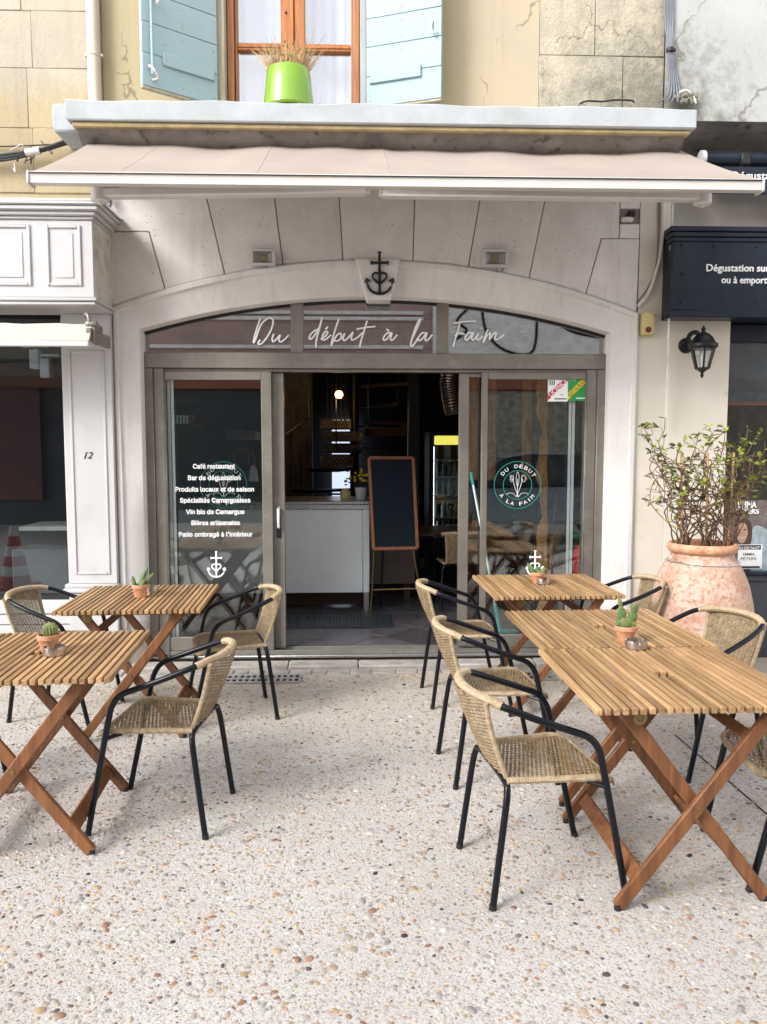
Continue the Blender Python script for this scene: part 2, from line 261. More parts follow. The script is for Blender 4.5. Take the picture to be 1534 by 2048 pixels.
    a8 = nd(t, 'ShaderNodeMath', operation='MULTIPLY_ADD'); L(n8.outputs[0], a8.inputs[0]); a8.inputs[1].default_value = .16; L(v7.outputs['Distance'], a8.inputs[2])
    l8 = nd(t, 'ShaderNodeMapRange'); l8.inputs['From Min'].default_value = .15; l8.inputs['From Max'].default_value = .10; l8.inputs['To Max'].default_value = .4; L(a8.outputs[0], l8.inputs['Value'])
    x8 = nd(t, 'ShaderNodeMath', operation='MAXIMUM'); L(m6.outputs[0], x8.inputs[0]); L(l8.outputs[0], x8.inputs[1])
    m9 = nd(t, 'ShaderNodeMix', data_type='RGBA'); L(x8.outputs[0], m9.inputs[0]); L(m5.outputs[2], m9.inputs[6]); m9.inputs[7].default_value = (.33, .31, .295, 1)
    L(m9.outputs[2], b.inputs['Base Color']); b.inputs['Roughness'].default_value = .9
    nb = nd(t, 'ShaderNodeTexNoise', Scale=160.0, Detail=4.0); L(g.outputs['Position'], nb.inputs['Vector'])
    ab = nd(t, 'ShaderNodeMath', operation='MULTIPLY_ADD'); L(v.outputs['Distance'], ab.inputs[0]); ab.inputs[1].default_value = -.7; L(nb.outputs[0], ab.inputs[2])
    bp = nd(t, 'ShaderNodeBump', Strength=.34, Distance=.006); L(ab.outputs[0], bp.inputs['Height']); L(bp.outputs[0], b.inputs['Normal'])
    return m
M['pave'] = ground_mat(None); M['pebble'] = ground_mat('attr'); M['pebble_obj'] = ground_mat('obj')

# ------------------------------------------------------------------ mesh building
OFF = {}
try: SANS = bpy.data.fonts.load(bpy.utils.system_resource('DATAFILES', path='fonts')+'/Inter.woff2')   # Blender's own interface font
except Exception: SANS = None
def link(o, parent=None):
    COL.objects.link(o)
    if parent is not None: o.parent = parent
    return o
def tag(o, label=None, cat=None, group=None, kind=None):
    for k, v in (('label', label), ('category', cat), ('group', group), ('kind', kind)):
        if v: o[k] = v
    return o
def thing(name, label, cat, loc=(0, 0, 0), rz=0, group=None):
    o = bpy.data.objects.new(name, None); o.empty_display_size = .1; link(o)
    o.location = loc; o.rotation_euler = (0, 0, rz); OFF[o.name] = Vector(loc) if rz == 0 else Vector((0, 0, 0))
    return tag(o, label, cat, group)
def copy_tree(o, parent=None):
    c = o.copy(); COL.objects.link(c); c.parent = parent
    if parent is None: OFF[c.name] = OFF.get(o.name, Vector())
    for ch in o.children: copy_tree(ch, c)
    return c
class MB:
    def __init__(s): s.v = []; s.f = []
    def add(s, vs, fs):
        k = len(s.v); s.v += [tuple(x) for x in vs]; s.f += [tuple(i+k for i in f) for f in fs]; return s
    def box(s, x0, x1, y0, y1, z0, z1, m=None):
        vs = [Vector((x, y, z)) for z in (z0, z1) for y in (y0, y1) for x in (x0, x1)]
        if m is not None: vs = [m @ v for v in vs]
        return s.add(vs, [(0, 2, 3, 1), (4, 5, 7, 6), (0, 1, 5, 4), (2, 6, 7, 3), (0, 4, 6, 2), (1, 3, 7, 5)])
    def bar(s, a, b, w, h, upv=(0, 0, 1)):
        """rectangular bar from a to b, w across, h along upv"""
        a = Vector(a); b = Vector(b); d = (b-a); L = d.length; d.normalize(); u = Vector(upv)
        x = d.cross(u)
        if x.length < 1e-5: x = d.cross(Vector((1, 0, 0)))
        x.normalize(); u = x.cross(d)
        vs = [p + x*(sx*w/2) + u*(sz*h/2) for p in (a, b) for sx, sz in ((-1, -1), (1, -1), (1, 1), (-1, 1))]
        return s.add(vs, [(0, 3, 2, 1), (4, 5, 6, 7), (0, 1, 5, 4), (1, 2, 6, 5), (2, 3, 7, 6), (3, 0, 4, 7)])
    def tube(s, pts, r, n=8, cap=True, flat=1.0):
        pts = [Vector(p) for p in pts]; m = len(pts); rs = r if isinstance(r, (list, tuple)) else [r]*m
        prev = None; rings = []
        for i, p in enumerate(pts):
            t = (pts[min(i+1, m-1)] - pts[max(i-1, 0)])
            if t.length < 1e-9: t = Vector((0, 0, 1))
            t.normalize()
            if prev is None:
                x = t.cross(Vector((0, 0, 1)))
                if x.length < 1e-3: x = t.cross(Vector((0, 1, 0)))
            else: x = prev - t*prev.dot(t)
            x.normalize(); y = t.cross(x); prev = x
            rings.append([p + (x*math.cos(2*math.pi*k/n) + y*math.sin(2*math.pi*k/n)*flat)*rs[i] for k in range(n)])
        vs = [v for rg in rings for v in rg]
        fs = [(i*n+k, i*n+(k+1) % n, (i+1)*n+(k+1) % n, (i+1)*n+k) for i in range(m-1) for k in range(n)]
        if cap: fs += [tuple(range(n))[::-1], tuple((m-1)*n+k for k in range(n))]
        return s.add(vs, fs)
    def lathe(s, prof, n=24, c=(0, 0, 0), axis='z', rib=None):
        vs = []; fs = []; m = len(prof); c = Vector(c)
        for r, z in prof:
            for k in range(n):
                a = 2*math.pi*k/n; q = r*(1+(rib(a) if rib else 0))
                v = Vector((q*math.cos(a), q*math.sin(a), z))
                if axis == 'y': v = Vector((v.x, -v.z, v.y))
                if axis == 'x': v = Vector((v.z, v.x, v.y))
                vs.append(c+v)
        for i in range(m-1):
            for k in range(n): fs.append((i*n+k, i*n+(k+1) % n, (i+1)*n+(k+1) % n, (i+1)*n+k))
        if prof[0][0] > 1e-6: fs.append(tuple(range(n))[::-1])
        if prof[-1][0] > 1e-6: fs.append(tuple((m-1)*n+k for k in range(n)))
        return s.add(vs, fs)
    def prism(s, poly, y0, y1):
        """polygon in x,z extruded from front y0 to back y1"""
        n = len(poly); a = sum(poly[i][0]*poly[(i+1) % n][1]-poly[(i+1) % n][0]*poly[i][1] for i in range(n))
        if a < 0: poly = poly[::-1]
        vs = [(x, y0, z) for x, z in poly] + [(x, y1, z) for x, z in poly]
        fs = [tuple(range(n)), tuple(range(2*n-1, n-1, -1))] + [(i, i+n, (i+1) % n+n, (i+1) % n) for i in range(n)]
        return s.add(vs, fs)
    def ball(s, c, r, n=12, m=8, sq=(1, 1, 1)):
        c = Vector(c); vs = [c+Vector((0, 0, -r*sq[2]))]; fs = []
        for i in range(1, m):
            t = math.pi*i/m
            for k in range(n):
                a = 2*math.pi*k/n; vs.append(c+Vector((r*sq[0]*math.sin(t)*math.cos(a), r*sq[1]*math.sin(t)*math.sin(a), -r*sq[2]*math.cos(t))))
        vs.append(c+Vector((0, 0, r*sq[2]))); e = len(vs)-1
        for k in range(n): fs.append((0, 1+(k+1) % n, 1+k)); fs.append((e, 1+(m-2)*n+k, 1+(m-2)*n+(k+1) % n))
        for i in range(m-2):
            for k in range(n): fs.append((1+i*n+k, 1+i*n+(k+1) % n, 1+(i+1)*n+(k+1) % n, 1+(i+1)*n+k))
        return s.add(vs, fs)
    def mesh(s, name, mat, bevel=0, smooth=True, off=Vector(), segs=1):
        me = bpy.data.meshes.new(name); me.from_pydata([tuple(Vector(v)-off) for v in s.v], [], s.f)
        bm = bmesh.new(); bm.from_mesh(me); bmesh.ops.recalc_face_normals(bm, faces=bm.faces)
        if bevel:
            ed = [e for e in bm.edges if len(e.link_faces) == 2 and e.calc_face_angle(0) > .5]
            bmesh.ops.bevel(bm, geom=ed, offset=bevel, segments=segs, affect='EDGES', clamp_overlap=True)
        bm.to_mesh(me); bm.free()
        if smooth:
            me.polygons.foreach_set('use_smooth', [True]*len(me.polygons)); me.set_sharp_from_angle(angle=R(38))
        me.materials.append(mat); return me
    def build(s, name, mat, parent=None, bevel=0, smooth=True, kind=None, label=None, segs=1):
        off = OFF.get(parent.name, Vector()) if parent is not None else Vector()
        o = bpy.data.objects.new(name, s.mesh(name, mat, bevel, smooth, off, segs)); link(o, parent); OFF[o.name] = off
        if kind: o['kind'] = kind
        if label: o['label'] = label
        return o
def one(name, mb, mat, label, cat, group=None, bevel=0, base=None):
    """a thing that is one mesh, its origin at its base"""
    vs = [Vector(v) for v in mb.v]
    if base is None: base = Vector((sum(v.x for v in vs)/len(vs), sum(v.y for v in vs)/len(vs), min(v.z for v in vs)))
    o = bpy.data.objects.new(name, mb.mesh(name, mat, bevel, True, Vector(base))); link(o); o.location = base; OFF[o.name] = Vector(base)
    return tag(o, label, cat, group)
def smooth_path(pts, n=6):
    pts = [Vector(p) for p in pts]; out = []
    for i in range(len(pts)-1):
        p0 = pts[max(i-1, 0)]; p1 = pts[i]; p2 = pts[i+1]; p3 = pts[min(i+2, len(pts)-1)]
        for k in range(n):
            t = k/n; out.append(.5*((2*p1)+(p2-p0)*t+(2*p0-5*p1+4*p2-p3)*t*t+(3*p1-p0-3*p2+p3)*t**3))
    return out+[pts[-1]]
def inset(poly, dd):
    n = len(poly); a = sum(poly[i][0]*poly[(i+1) % n][1]-poly[(i+1) % n][0]*poly[i][1] for i in range(n))
    if a < 0: poly = poly[::-1]
    out = []
    for i in range(n):
        p = Vector(poly[i-1]); q = Vector(poly[i]); r = Vector(poly[(i+1) % n])
        e1 = (q-p).normalized(); e2 = (r-q).normalized(); n1 = Vector((-e1.y, e1.x)); n2 = Vector((-e2.y, e2.x))
        b = (n1+n2); b = b.normalized() if b.length > 1e-6 else n1
        out.append(tuple(q+b*(dd/max(.35, b.dot(n1)))))
    return out
def text(body, mat, parent, name, x0, x1, zb, cap, y, extrude=.0006, bold=.0, shear=0, align='L', rot=None, sans=False):
    """raised lettering facing the street, fitted between x0 and x1, baseline zb, capital height cap"""
    c = bpy.data.curves.new('t', 'FONT'); c.body = body; c.size = 1; c.offset = bold; c.shear = shear; c.resolution_u = 3; c.extrude = .02
    if sans and SANS: c.font = SANS
    o = bpy.data.objects.new('t', c); COL.objects.link(o); me = bpy.data.meshes.new_from_object(o)
    bpy.data.objects.remove(o); bpy.data.curves.remove(c)
    co = np.empty(len(me.vertices)*3); me.vertices.foreach_get('co', co); co = co.reshape(-1, 3)
    w0, w1 = co[:, 0].min(), co[:, 0].max(); sx = (x1-x0)/(w1-w0); sz = cap/.70
    X = x0+(co[:, 0]-w0)*sx; Z = zb+co[:, 1]*sz; Yv = y-extrude-(co[:, 2]/.02)*extrude
    if rot:
        cx, cz, a = rot; dx, dz = X-cx, Z-cz; X = cx+dx*math.cos(a)-dz*math.sin(a); Z = cz+dx*math.sin(a)+dz*math.cos(a)
    off = OFF.get(parent.name, Vector()) if parent is not None else Vector()
    me.vertices.foreach_set('co', np.stack([X-off.x, Yv-off.y, Z-off.z], 1).ravel()); me.update(); me.materials.clear(); me.materials.append(mat)
    o = bpy.data.objects.new(name, me); link(o, parent); OFF[o.name] = off
    return o
def pxbox(mb, x0, y0, x1, y1, Yf, Yb):
    a = P(x0, y0, Yf); b = P(x1, y1, Yf); return mb.box(a.x, b.x, Yf, Yb, b.z, a.z)
def jitter_blocks(mb): return mb

# ------------------------------------------------------------------ ground
YF, YW = 5.72, 5.61
gb = MB(); gb.add([(-70, -70, 0), (70, -70, 0), (70, 70, 0), (-70, 70, 0)], [(0, 1, 2, 3)])
ground = gb.build('ground', M['pave'], kind='structure', smooth=False)
# pebbles set in the concrete: jittered, none overlapping its cell
cell = .0185
xs = np.arange(-3.6, 3.6, cell); ys = np.arange(1.25, 5.36, cell)
gx, gy = np.meshgrid(xs, ys); gx = gx.ravel(); gy = gy.ravel()
keep = (np.abs(gx-.18) < .55*gy+.75) & (rng.random(gx.size) < .82); gx = gx[keep]; gy = gy[keep]; N = gx.size
gx = gx+rng.uniform(-.5, .5, N)*cell; gy = gy+rng.uniform(-.5, .5, N)*cell
ra = np.clip(rng.lognormal(math.log(.0064), .46, N), .003, .0185); rb = ra*rng.uniform(.48, .88, N); rh = ra*rng.uniform(.14, .46, N); an = rng.uniform(0, math.pi, N)
pal = np.array([(.40, .34, .27), (.45, .40, .34), (.34, .28, .22), (.36, .25, .15), (.45, .31, .15), (.32, .17, .10), (.28, .265, .25), (.19, .165, .15), (.24, .14, .09), (.10, .085, .085), (.52, .48, .44), (.03, .03, .04)])
ci = rng.choice(len(pal), N, p=[.16, .15, .14, .12, .08, .06, .10, .06, .04, .02, .06, .01]); colr = pal[ci]*rng.uniform(.8, 1.2, (N, 1)); mixf = np.where(ci < 8, rng.uniform(.0, .45, N), .0)[:, None]; colr = colr*(1-mixf)+np.array((.47, .455, .44))*mixf
RN_, HN = 7, 2
def dome(a, b, h):
    v = []
    for j, (q, zz) in enumerate(((1.0, -.15), (.72, .68))):
        for k in range(RN_):
            t = 2*math.pi*(k+.5*j)/RN_; v.append((a*q*math.cos(t), b*q*math.sin(t), h*zz))
    v.append((0, 0, h)); return v
df = [(k, (k+1) % RN_, RN_+k) for k in range(RN_)] + [((k+1) % RN_, RN_+(k+1) % RN_, RN_+k) for k in range(RN_)] + [(RN_+k, RN_+(k+1) % RN_, 2*RN_) for k in range(RN_)]
inview = np.abs(gx-.035*gy) < .48*gy
size = np.where(inview & (gy > 2.0), ra/gy, 0)
top = np.argsort(-size)[:300]; msk = np.ones(N, bool); msk[top] = False
pm = []
for q in range(6):
    me = bpy.data.meshes.new('pebble'); v = np.array(dome(1, 1, 1))*1.0; v[:, :2] *= rng.uniform(.88, 1.12, (len(v), 1))
    me.from_pydata(v.tolist(), [], df); me.polygons.foreach_set('use_smooth', [True]*len(df)); me.materials.append(M['pebble_obj']); pm.append(me)
for i in top:
    o = bpy.data.objects.new('pebble', pm[i % 6]); link(o, ground); o.location = (gx[i], gy[i], 0); o.scale = (ra[i], rb[i], rh[i]); o.rotation_euler = (0, 0, an[i]); o.color = (*colr[i], 1)
gx, gy, ra, rb, rh, an, colr = (q[msk] for q in (gx, gy, ra, rb, rh, an, colr)); N = gx.size
base = np.array(dome(1, 1, 1)); nv = len(base)
wob = rng.uniform(.86, 1.14, (N, nv))
lx = base[None, :, 0]*ra[:, None]*wob; ly = base[None, :, 1]*rb[:, None]*wob
ca, sa = np.cos(an)[:, None], np.sin(an)[:, None]
V = np.stack([gx[:, None]+lx*ca-ly*sa, gy[:, None]+lx*sa+ly*ca, np.broadcast_to(base[None, :, 2]*rh[:, None], lx.shape)], 2).reshape(-1, 3)
Fc = (np.array(df)[None]+(np.arange(N)*nv)[:, None, None]).reshape(-1, 3)
me = bpy.data.meshes.new('pebble_bed'); me.vertices.add(len(V)); me.vertices.foreach_set('co', V.ravel().astype(np.float32))
me.loops.add(Fc.size); me.loops.foreach_set('vertex_index', Fc.ravel().astype(np.int32)); me.polygons.add(len(Fc))
me.polygons.foreach_set('loop_start', np.arange(0, Fc.size, 3, dtype=np.int32)); me.update(calc_edges=True)
me.polygons.foreach_set('use_smooth', np.ones(len(Fc), bool))
at = me.color_attributes.new('tint', 'FLOAT_COLOR', 'POINT')
at.data.foreach_set('color', np.concatenate([np.repeat(colr, nv, 0), np.ones((N*nv, 1))], 1).ravel().astype(np.float32))
me.materials.append(M['pebble']); pb = bpy.data.objects.new('pebble_bed', me); link(pb, ground); pb['kind'] = 'stuff'
# expansion joint in the paving
j = MB(); a = G(1350, 1470); b = G(1720, 1790); j.bar((a.x, a.y, .0), (b.x, b.y, .0), .007, .006); j.build('expansion_joint', M['gasket'], ground)
# strip of setts along the foot of the facade
kx = -1.75
while kx < 2.0:
    w = random.uniform(.10, .19); k = MB(); k.box(kx+.004, kx+w-.004, 5.37+random.uniform(0, .02), 5.475, -.05, .008+random.uniform(0, .006))
    k.build('sett', M['kerb'], ground, bevel=.006); kx += w
kx = -1.62
while kx < 1.9:
    w = random.uniform(.42, .75); k = MB(); k.box(kx+.003, min(kx+w, 1.93)-.003, 5.485, 5.64, -.05, .035+random.uniform(-.003, .003)); k.build('kerb_stone', M['kerb'], ground, bevel=.008); kx += w
# drain gratings
for (u, v, x, y, lab) in ((430, 1352, 603, 1350, 'long slotted drain grating let into the paving before the door'), (1010, 1345, 1100, 1342, 'slotted drain grating behind the wicker chairs, nearer the urn')):
    a = G(u, v); b = G(x, y); t = thing('drain_grating', lab, 'drain grating', ((a.x+b.x)/2, 5.28, 0), 0, 'drain gratings in the paving')
    L2 = abs(b.x-a.x)/2; cx = (a.x+b.x)/2
    MB().box(cx-L2+.01, cx+L2-.01, 5.20, 5.36, .001, .003).build('pit', M['gasket'], t)
    f = MB()
    for yy in (5.19, 5.275, 5.36): f.box(cx-L2, cx+L2, yy-.011, yy+.011, .0035, .012)
    f.build('frame', M['stonegrate'], t, bevel=.002)
    for q in range(int(2*L2/.042)+1):
        xx = cx-L2+.008+q*.042
        for yy in (5.2325, 5.3175):
            k = MB(); k.box(xx-.009, xx+.009, yy-.030, yy+.030, .0035, .011); k.build('bar', M['stonegrate'], t)

# ------------------------------------------------------------------ cafe building
cafe = thing('cafe_building', 'pale stone cafe front with a wide segmental arch over bronze sliding doors', 'building', (.2, YW, 0))
def circ(a, b, c):
    ax, ay, bx, by, cx, cy = *a, *b, *c
    D = 2*(ax*(by-cy)+bx*(cy-ay)+cx*(ay-by))
    ux = ((ax*ax+ay*ay)*(by-cy)+(bx*bx+by*by)*(cy-ay)+(cx*cx+cy*cy)*(ay-by))/D
    uy = ((ax*ax+ay*ay)*(cx-bx)+(bx*bx+by*by)*(ax-cx)+(cx*cx+cy*cy)*(bx-ax))/D
    return ux, uy, math.hypot(ax-ux, ay-uy)
def xz(p): return (p.x, p.z)
OC = circ(xz(P(227, 614, YW)), xz(P(760, 521, YW)), xz(P(1275, 627, YW)))
IC = circ(xz(P(285, 661, 5.69)), xz(P(750, 597, 5.69)), xz(P(1215, 668, 5.69)))
def arc(c, x): return c[1]+math.sqrt(max(0, c[2]**2-(x-c[0])**2))
XOL, XOR = P(227, 640, YW).x, P(1275, 640, YW).x
XIL, XIR = P(285, 705, 5.69).x, P(1215, 705, 5.69).x
# arch surround: proud rounded edge, splayed face, reveal; two halves meeting at the keystone
def surround_half(sgn):
    xo, xi = (XOL, XIL) if sgn < 0 else (XOR, XIR); n = 18
    mid = .5*(OC[0]+IC[0])
    cols = []
    def col(xO, zO, xI, zI):
        dx, dz = xI-xO, zI-zO; l = math.hypot(dx, dz); ux, uz = dx/l, dz/l
        return [(xO, YW+.03, zO), (xO, YW-.018, zO), (xO+ux*.012, YW-.028, zO+uz*.012), (xO+ux*.042, YW-.028, zO+uz*.042), (xO+ux*.052, YW-.012, zO+uz*.052), (xI-ux*.006, 5.634, zI-uz*.006), (xI, 5.642, zI), (xI, 5.80, zI)]
    for k in range(5):
        zz = .03+(arc(OC, xo)-.03)*k/5; zi = .03+(arc(IC, xi)-.03)*k/5
        cols.append(col(xo, zz, xi, zi))
    for k in range(n+1):
        t = k/n; xO = xo+(mid-xo)*t; xI = xi+(mid-xi)*t
        cols.append(col(xO, arc(OC, xO), xI, arc(IC, xI)))
    m = MB(); w = len(cols[0]); vs = [v for c in cols for v in c]
    m.add(vs, [(i*w+q, i*w+q+1, (i+1)*w+q+1, (i+1)*w+q) for i in range(len(cols)-1) for q in range(w-1)])
    return m
for s_ in (-1, 1): surround_half(s_).build('arch_surround', M['surround'], cafe)
kp = [P(x, y, YW-.05) for x, y in ((711, 517), (801, 518), (782, 600), (734, 600))]
MB().prism([xz(p) for p in kp], YW-.055, 5.72).build('keystone', M['surround'], cafe, bevel=.006)
# wall behind the facing stones
ZT = P(700, 290, YW).z+.02
m = MB(); n = 24; xs_ = [XOL-.06+(XOR-XOL+.06)*k/n for k in range(n+1)]
prof = [(x, arc(OC, min(max(x, XOL), XOR))+.004) for x in xs_]
m.prism([(xs_[0], ZT)]+prof+[(xs_[-1], ZT)], YW+.016, YW+.18); m.build('wall_core', M['joint'], cafe)
# voussoirs and corner stones, each its own block
JT = [((412, 390), (450, 552)), ((548, 390), (566, 537)), ((678, 390), (686, 525)), ((830, 385), (826, 525)), ((962, 388), (937, 534)), ((1092, 390), (1058, 555))]
def topx(j):
    (x0, y0), (x1, y1) = j; t = (y0-285)/(y1-y0); return (x0-(x1-x0)*t, 285)
jw = [(P(*topx(j), YW), P(*j[1], YW)) for j in JT]
def stoneblock(poly, depth=.0, mat='stone', parent=cafe, gap=.0035, y=YW, name='stone_block'):
    MB().prism(inset(poly, gap), y-depth, y+.10).build(name, M[mat], parent, bevel=.004)
def arcseg(xa, xb, n=7): return [(xa+(xb-xa)*k/n, arc(OC, xa+(xb-xa)*k/n)+.002) for k in range(n+1)]
for i in range(5):
    (ta, ba), (tb, bb) = jw[i], jw[i+1]
    stoneblock([(ta.x, ta.z)]+arcseg(ba.x, bb.x)+[(tb.x, tb.z)], random.uniform(0, .003))
lc, lk, lb = P(218, 463, YW), P(298, 463, YW), P(330, 578, YW)
stoneblock([(lc.x, lc.z)]+arcseg(XOL-.03, lb.x)+[(lk.x, lk.z)], .002)
stoneblock([(lc.x, ZT-.03), (lc.x, lc.z), (lk.x, lk.z)]+arcseg(lb.x, jw[0][1].x)+[(jw[0][0].x, jw[0][0].z)])
rk, rb_, re = P(1203, 477, YW), P(1172, 575, YW), P(1274, 477, YW); re.x = XOR+.001
stoneblock([(rk.x, rk.z)]+arcseg(rb_.x, XOR-.005)+[(re.x, re.z)], .002)
bx0 = P(1240, 420, YW); bx1 = P(1274, 420, YW)
stoneblock([(jw[5][0].x, jw[5][0].z)]+arcseg(jw[5][1].x, rb_.x)+[(rk.x, rk.z), (bx0.x, rk.z), (bx0.x, ZT-.03)])
stoneblock([(bx0.x, P(1255, 447, YW).z), (bx0.x, rk.z), (re.x, rk.z), (re.x, P(1255, 447, YW).z)])
stoneblock([(bx0.x, ZT-.03), (bx0.x, P(1255, 418, YW).z), (re.x, P(1255, 418, YW).z), (re.x, ZT-.03)])
XB = P(1343, 520, YW).x      # party line between the cafe and its neighbour
MB().box(XOR+.003, XB, YW+.004, YW+.2, 0, ZT+.1).build('side_wall', M['cream'], cafe)
MB().box(XOL-.09, XOL-.002, YW+.02, YW+.2, 0, P(0, 600, YW).z).build('side_wall', M['surround'], cafe)
# upper wall
XL0 = P(205, 100, YW).x
wx0, wx1 = P(433, 100, YW).x, P(733, 100, YW).x; wz0 = P(0, 213, YW).z
um = MB(); um.box(XL0, wx0, YW, YW+.35, ZT, 8); um.box(wx0, wx1, YW, YW+.35, ZT, wz0); um.box(wx0, wx1, YW, YW+.35, 6.1, 8)
um.box(wx1, P(1078, 100, YW).x, YW, YW+.35, ZT, 8); um.build('upper_wall', M['yellow'], cafe)
xs_old = [1078, 1165, 1247, 1330]; zrow = [P(1200, y, YW).z for y in (235, 112, -40, -190, -340, -500)]
MB().box(P(1078, 100, YW).x+.002, P(1330, 100, YW).x, YW+.012, YW+.35, ZT, 8).build('upper_wall', M['oldstone'], cafe)
for ri in range(5):
    cut = [1078, 1247, 1330] if ri % 2 == 0 else [1078, 1190, 1330]
    for q in range(2):
        a, b = P(cut[q], 100, YW).x, P(cut[q+1], 100, YW).x
        stoneblock([(a, zrow[ri]), (b, zrow[ri]), (b, zrow[ri+1]), (a, zrow[ri+1])], random.uniform(-.002, .004), 'oldstone', gap=.0025)
# concrete ledge over the shopfront
YL = 5.15
la, lb2 = P(130, 238, YL), P(1394, 257, YL); lt = P(700, 205, YL).z
m = MB(); xs2 = [la.x+(lb2.x-la.x)*k/40 for k in range(41)]
def wav(x): return .004*math.sin(x*5.1)+.003*math.sin(x*13.7+1)
topv = [(x, P(700, 206, YL).z+wav(x)) for x in xs2]; zb0, zb1 = la.z, lb2.z
m.prism(topv+[(lb2.x, zb1), (la.x, zb0)], YL, YW+.02); m.build('ledge', M['ledge'], cafe, bevel=.008)
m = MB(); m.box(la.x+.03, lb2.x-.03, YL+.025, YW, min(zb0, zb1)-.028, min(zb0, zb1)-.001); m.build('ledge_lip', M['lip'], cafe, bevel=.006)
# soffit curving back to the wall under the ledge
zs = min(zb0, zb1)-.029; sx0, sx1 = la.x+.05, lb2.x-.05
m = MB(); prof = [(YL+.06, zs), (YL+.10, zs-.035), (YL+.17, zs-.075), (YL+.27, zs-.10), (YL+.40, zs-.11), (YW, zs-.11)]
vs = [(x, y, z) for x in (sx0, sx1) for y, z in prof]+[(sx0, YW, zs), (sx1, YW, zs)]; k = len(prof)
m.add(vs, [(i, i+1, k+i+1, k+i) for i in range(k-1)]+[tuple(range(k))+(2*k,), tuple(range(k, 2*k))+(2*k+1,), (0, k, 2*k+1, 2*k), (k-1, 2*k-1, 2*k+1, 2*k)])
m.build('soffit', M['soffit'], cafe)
# door frame (bronze aluminium), butted members
xl, xr = P(286, 705, YF).x+.004, P(1214, 705, YF).x-.004; zh = P(700, 706, YF).z; zs_ = .10
zh2 = P(700, 737, YF).z
def frame(parent, pieces, name, y0, y1, bevel=.004, mat='bronze'):
    for (x0, x1, z0, z1) in pieces: MB().box(x0, x1, y0, y1, z0, z1).build(name, M[mat], parent, bevel=bevel)
df_ = MB().box(xl, xr, YF, YF+.12, zh2, zh).build('door_frame', M['bronze'], cafe, bevel=.005)
def px(x, y=1000, Y=YF): return P(x, y, Y).x
JX = [P(303, 760, YF).x, P(1197, 760, YF).x]
for (a, b, d0) in ((xl, xl+.06, 0), (xr-.06, xr, 0), (xl+.0615, xl+.135, .012), (xr-.135, xr-.0615, .012)):
    MB().box(a, b, YF+d0, YF+.12, .055, zh2-.001).build('jamb', M['bronze'], df_, bevel=.004)
MB().box(xl, xr, YF-.03, YF+.14, .036, .054).build('track', M['steel'], df_, bevel=.003)
m = MB(); m.box(xl+.14, xr-.14, YF+.005, YF+.02, .0545, .085); m.box(xl+.14, xr-.14, YF+.11, YF+.125, .0545, .085); m.build('sill_rail', M['bronze'], df_, bevel=.002)
MB().box(xl+.02, xr-.02, YF+.03, YF+.10, zh2-.022, zh2-.001).build('head_rail', M['bronze'], df_, bevel=.003)
# fanlight: two mullions and three panes under the arch
mx_ = [(P(581, 650, YF).x, P(606, 650, YF).x), (P(875, 650, YF).x, P(898, 650, YF).x)]
for a, b in mx_: MB().box(a, b, YF+.015, YF+.09, zh+.001, arc(IC, (a+b)/2)+.01).build('mullion', M['bronze'], df_, bevel=.003)
for a, b in ((xl, mx_[0][0]), (mx_[0][1], mx_[1][0]), (mx_[1][1], xr)):
    top_ = [(b-(b-a)*k/12, arc(IC, b-(b-a)*k/12)+.012) for k in range(13)]
    MB().prism([(a+.001, zh+.002), (b-.001, zh+.002)]+top_, YF+.045, YF+.051).build('fanlight_pane', M['fanglass'], df_, smooth=False)
    fr = MB(); tp = [(x, YF+.038, z-.018) for x, z in top_]; fr.tube(tp, .012, 4); fr.build('gasket', M['gasket'], df_)
# glazed leaves
def leaf(name, x0, x1, y0, y1, z0, z1, sw, top, bot, label=None):
    p = MB().box(x0+sw[0], x1-sw[1], (y0+y1)/2-.003, (y0+y1)/2+.003, z0+bot, z1-top).build(name, M['glass'], cafe, smooth=False)
    if label: p['label'] = label
    for (a, b, c, d_) in ((x0, x0+sw[0], z0, z1), (x1-sw[1], x1, z0, z1)):
        MB().box(a, b, y0, y1, c, d_).build('stile', M['bronze'], p, bevel=.004)
    for (c, d_) in ((z0, z0+bot), (z1-top, z1)): MB().box(x0+sw[0]+.001, x1-sw[1]-.001, y0+.003, y1-.003, c, d_).build('rail', M['bronze'], p, bevel=.003)
    return p
zt = zh2-.023
FXL = leaf('fixed_panel', xl+.1355, px(545), YF+.008, YF+.05, .087, zt, (.008, .075), .06, .10)
FXR = leaf('fixed_panel', px(962), xr-.1355, YF+.008, YF+.05, .087, zt, (.045, .008), .05, .10)
SL = leaf('sliding_door', px(332), px(568), YF+.060, YF+.10, .087, zt, (.03, .085), .03, .09, 'sliding leaf pushed back behind the lettered pane')
SR = leaf('sliding_door', px(919), px(1151), YF+.060, YF+.10, .087, zt, (.075, .016), .03, .09, 'sliding leaf pushed back behind the pane with licence stickers')
for (xa, par) in ((px(335)+.012, SL), (px(1144)-.012, SR)):
    st = MB()
    for q in (0, .026): st.box(xa-.010+q, xa+.010+q, YF+.052, YF+.058, .12, zt-.02)
    st.build('edge_strip', M['strip'], par)
# pull handle on the open leaf
hx = px(556); hb = MB(); hb.box(hx-.016, hx+.016, YF+.050, YF+.0595, P(556, 1078, YF).z, P(556, 1018, YF).z); hb.build('handle_plate', M['gasket'], SL, bevel=.006)
hm = MB(); z0, z1 = P(556, 1055, YF).z, P(556, 1020, YF).z; hm.tube([(hx, YF+.055, z0-.01), (hx, YF+.025, z0), (hx, YF+.02, (z0+z1)/2), (hx, YF+.025, z1), (hx, YF+.055, z1+.01)], [.009, .011, .012, .013, .012], 8); hm.build('handle', M['strip'], SL)

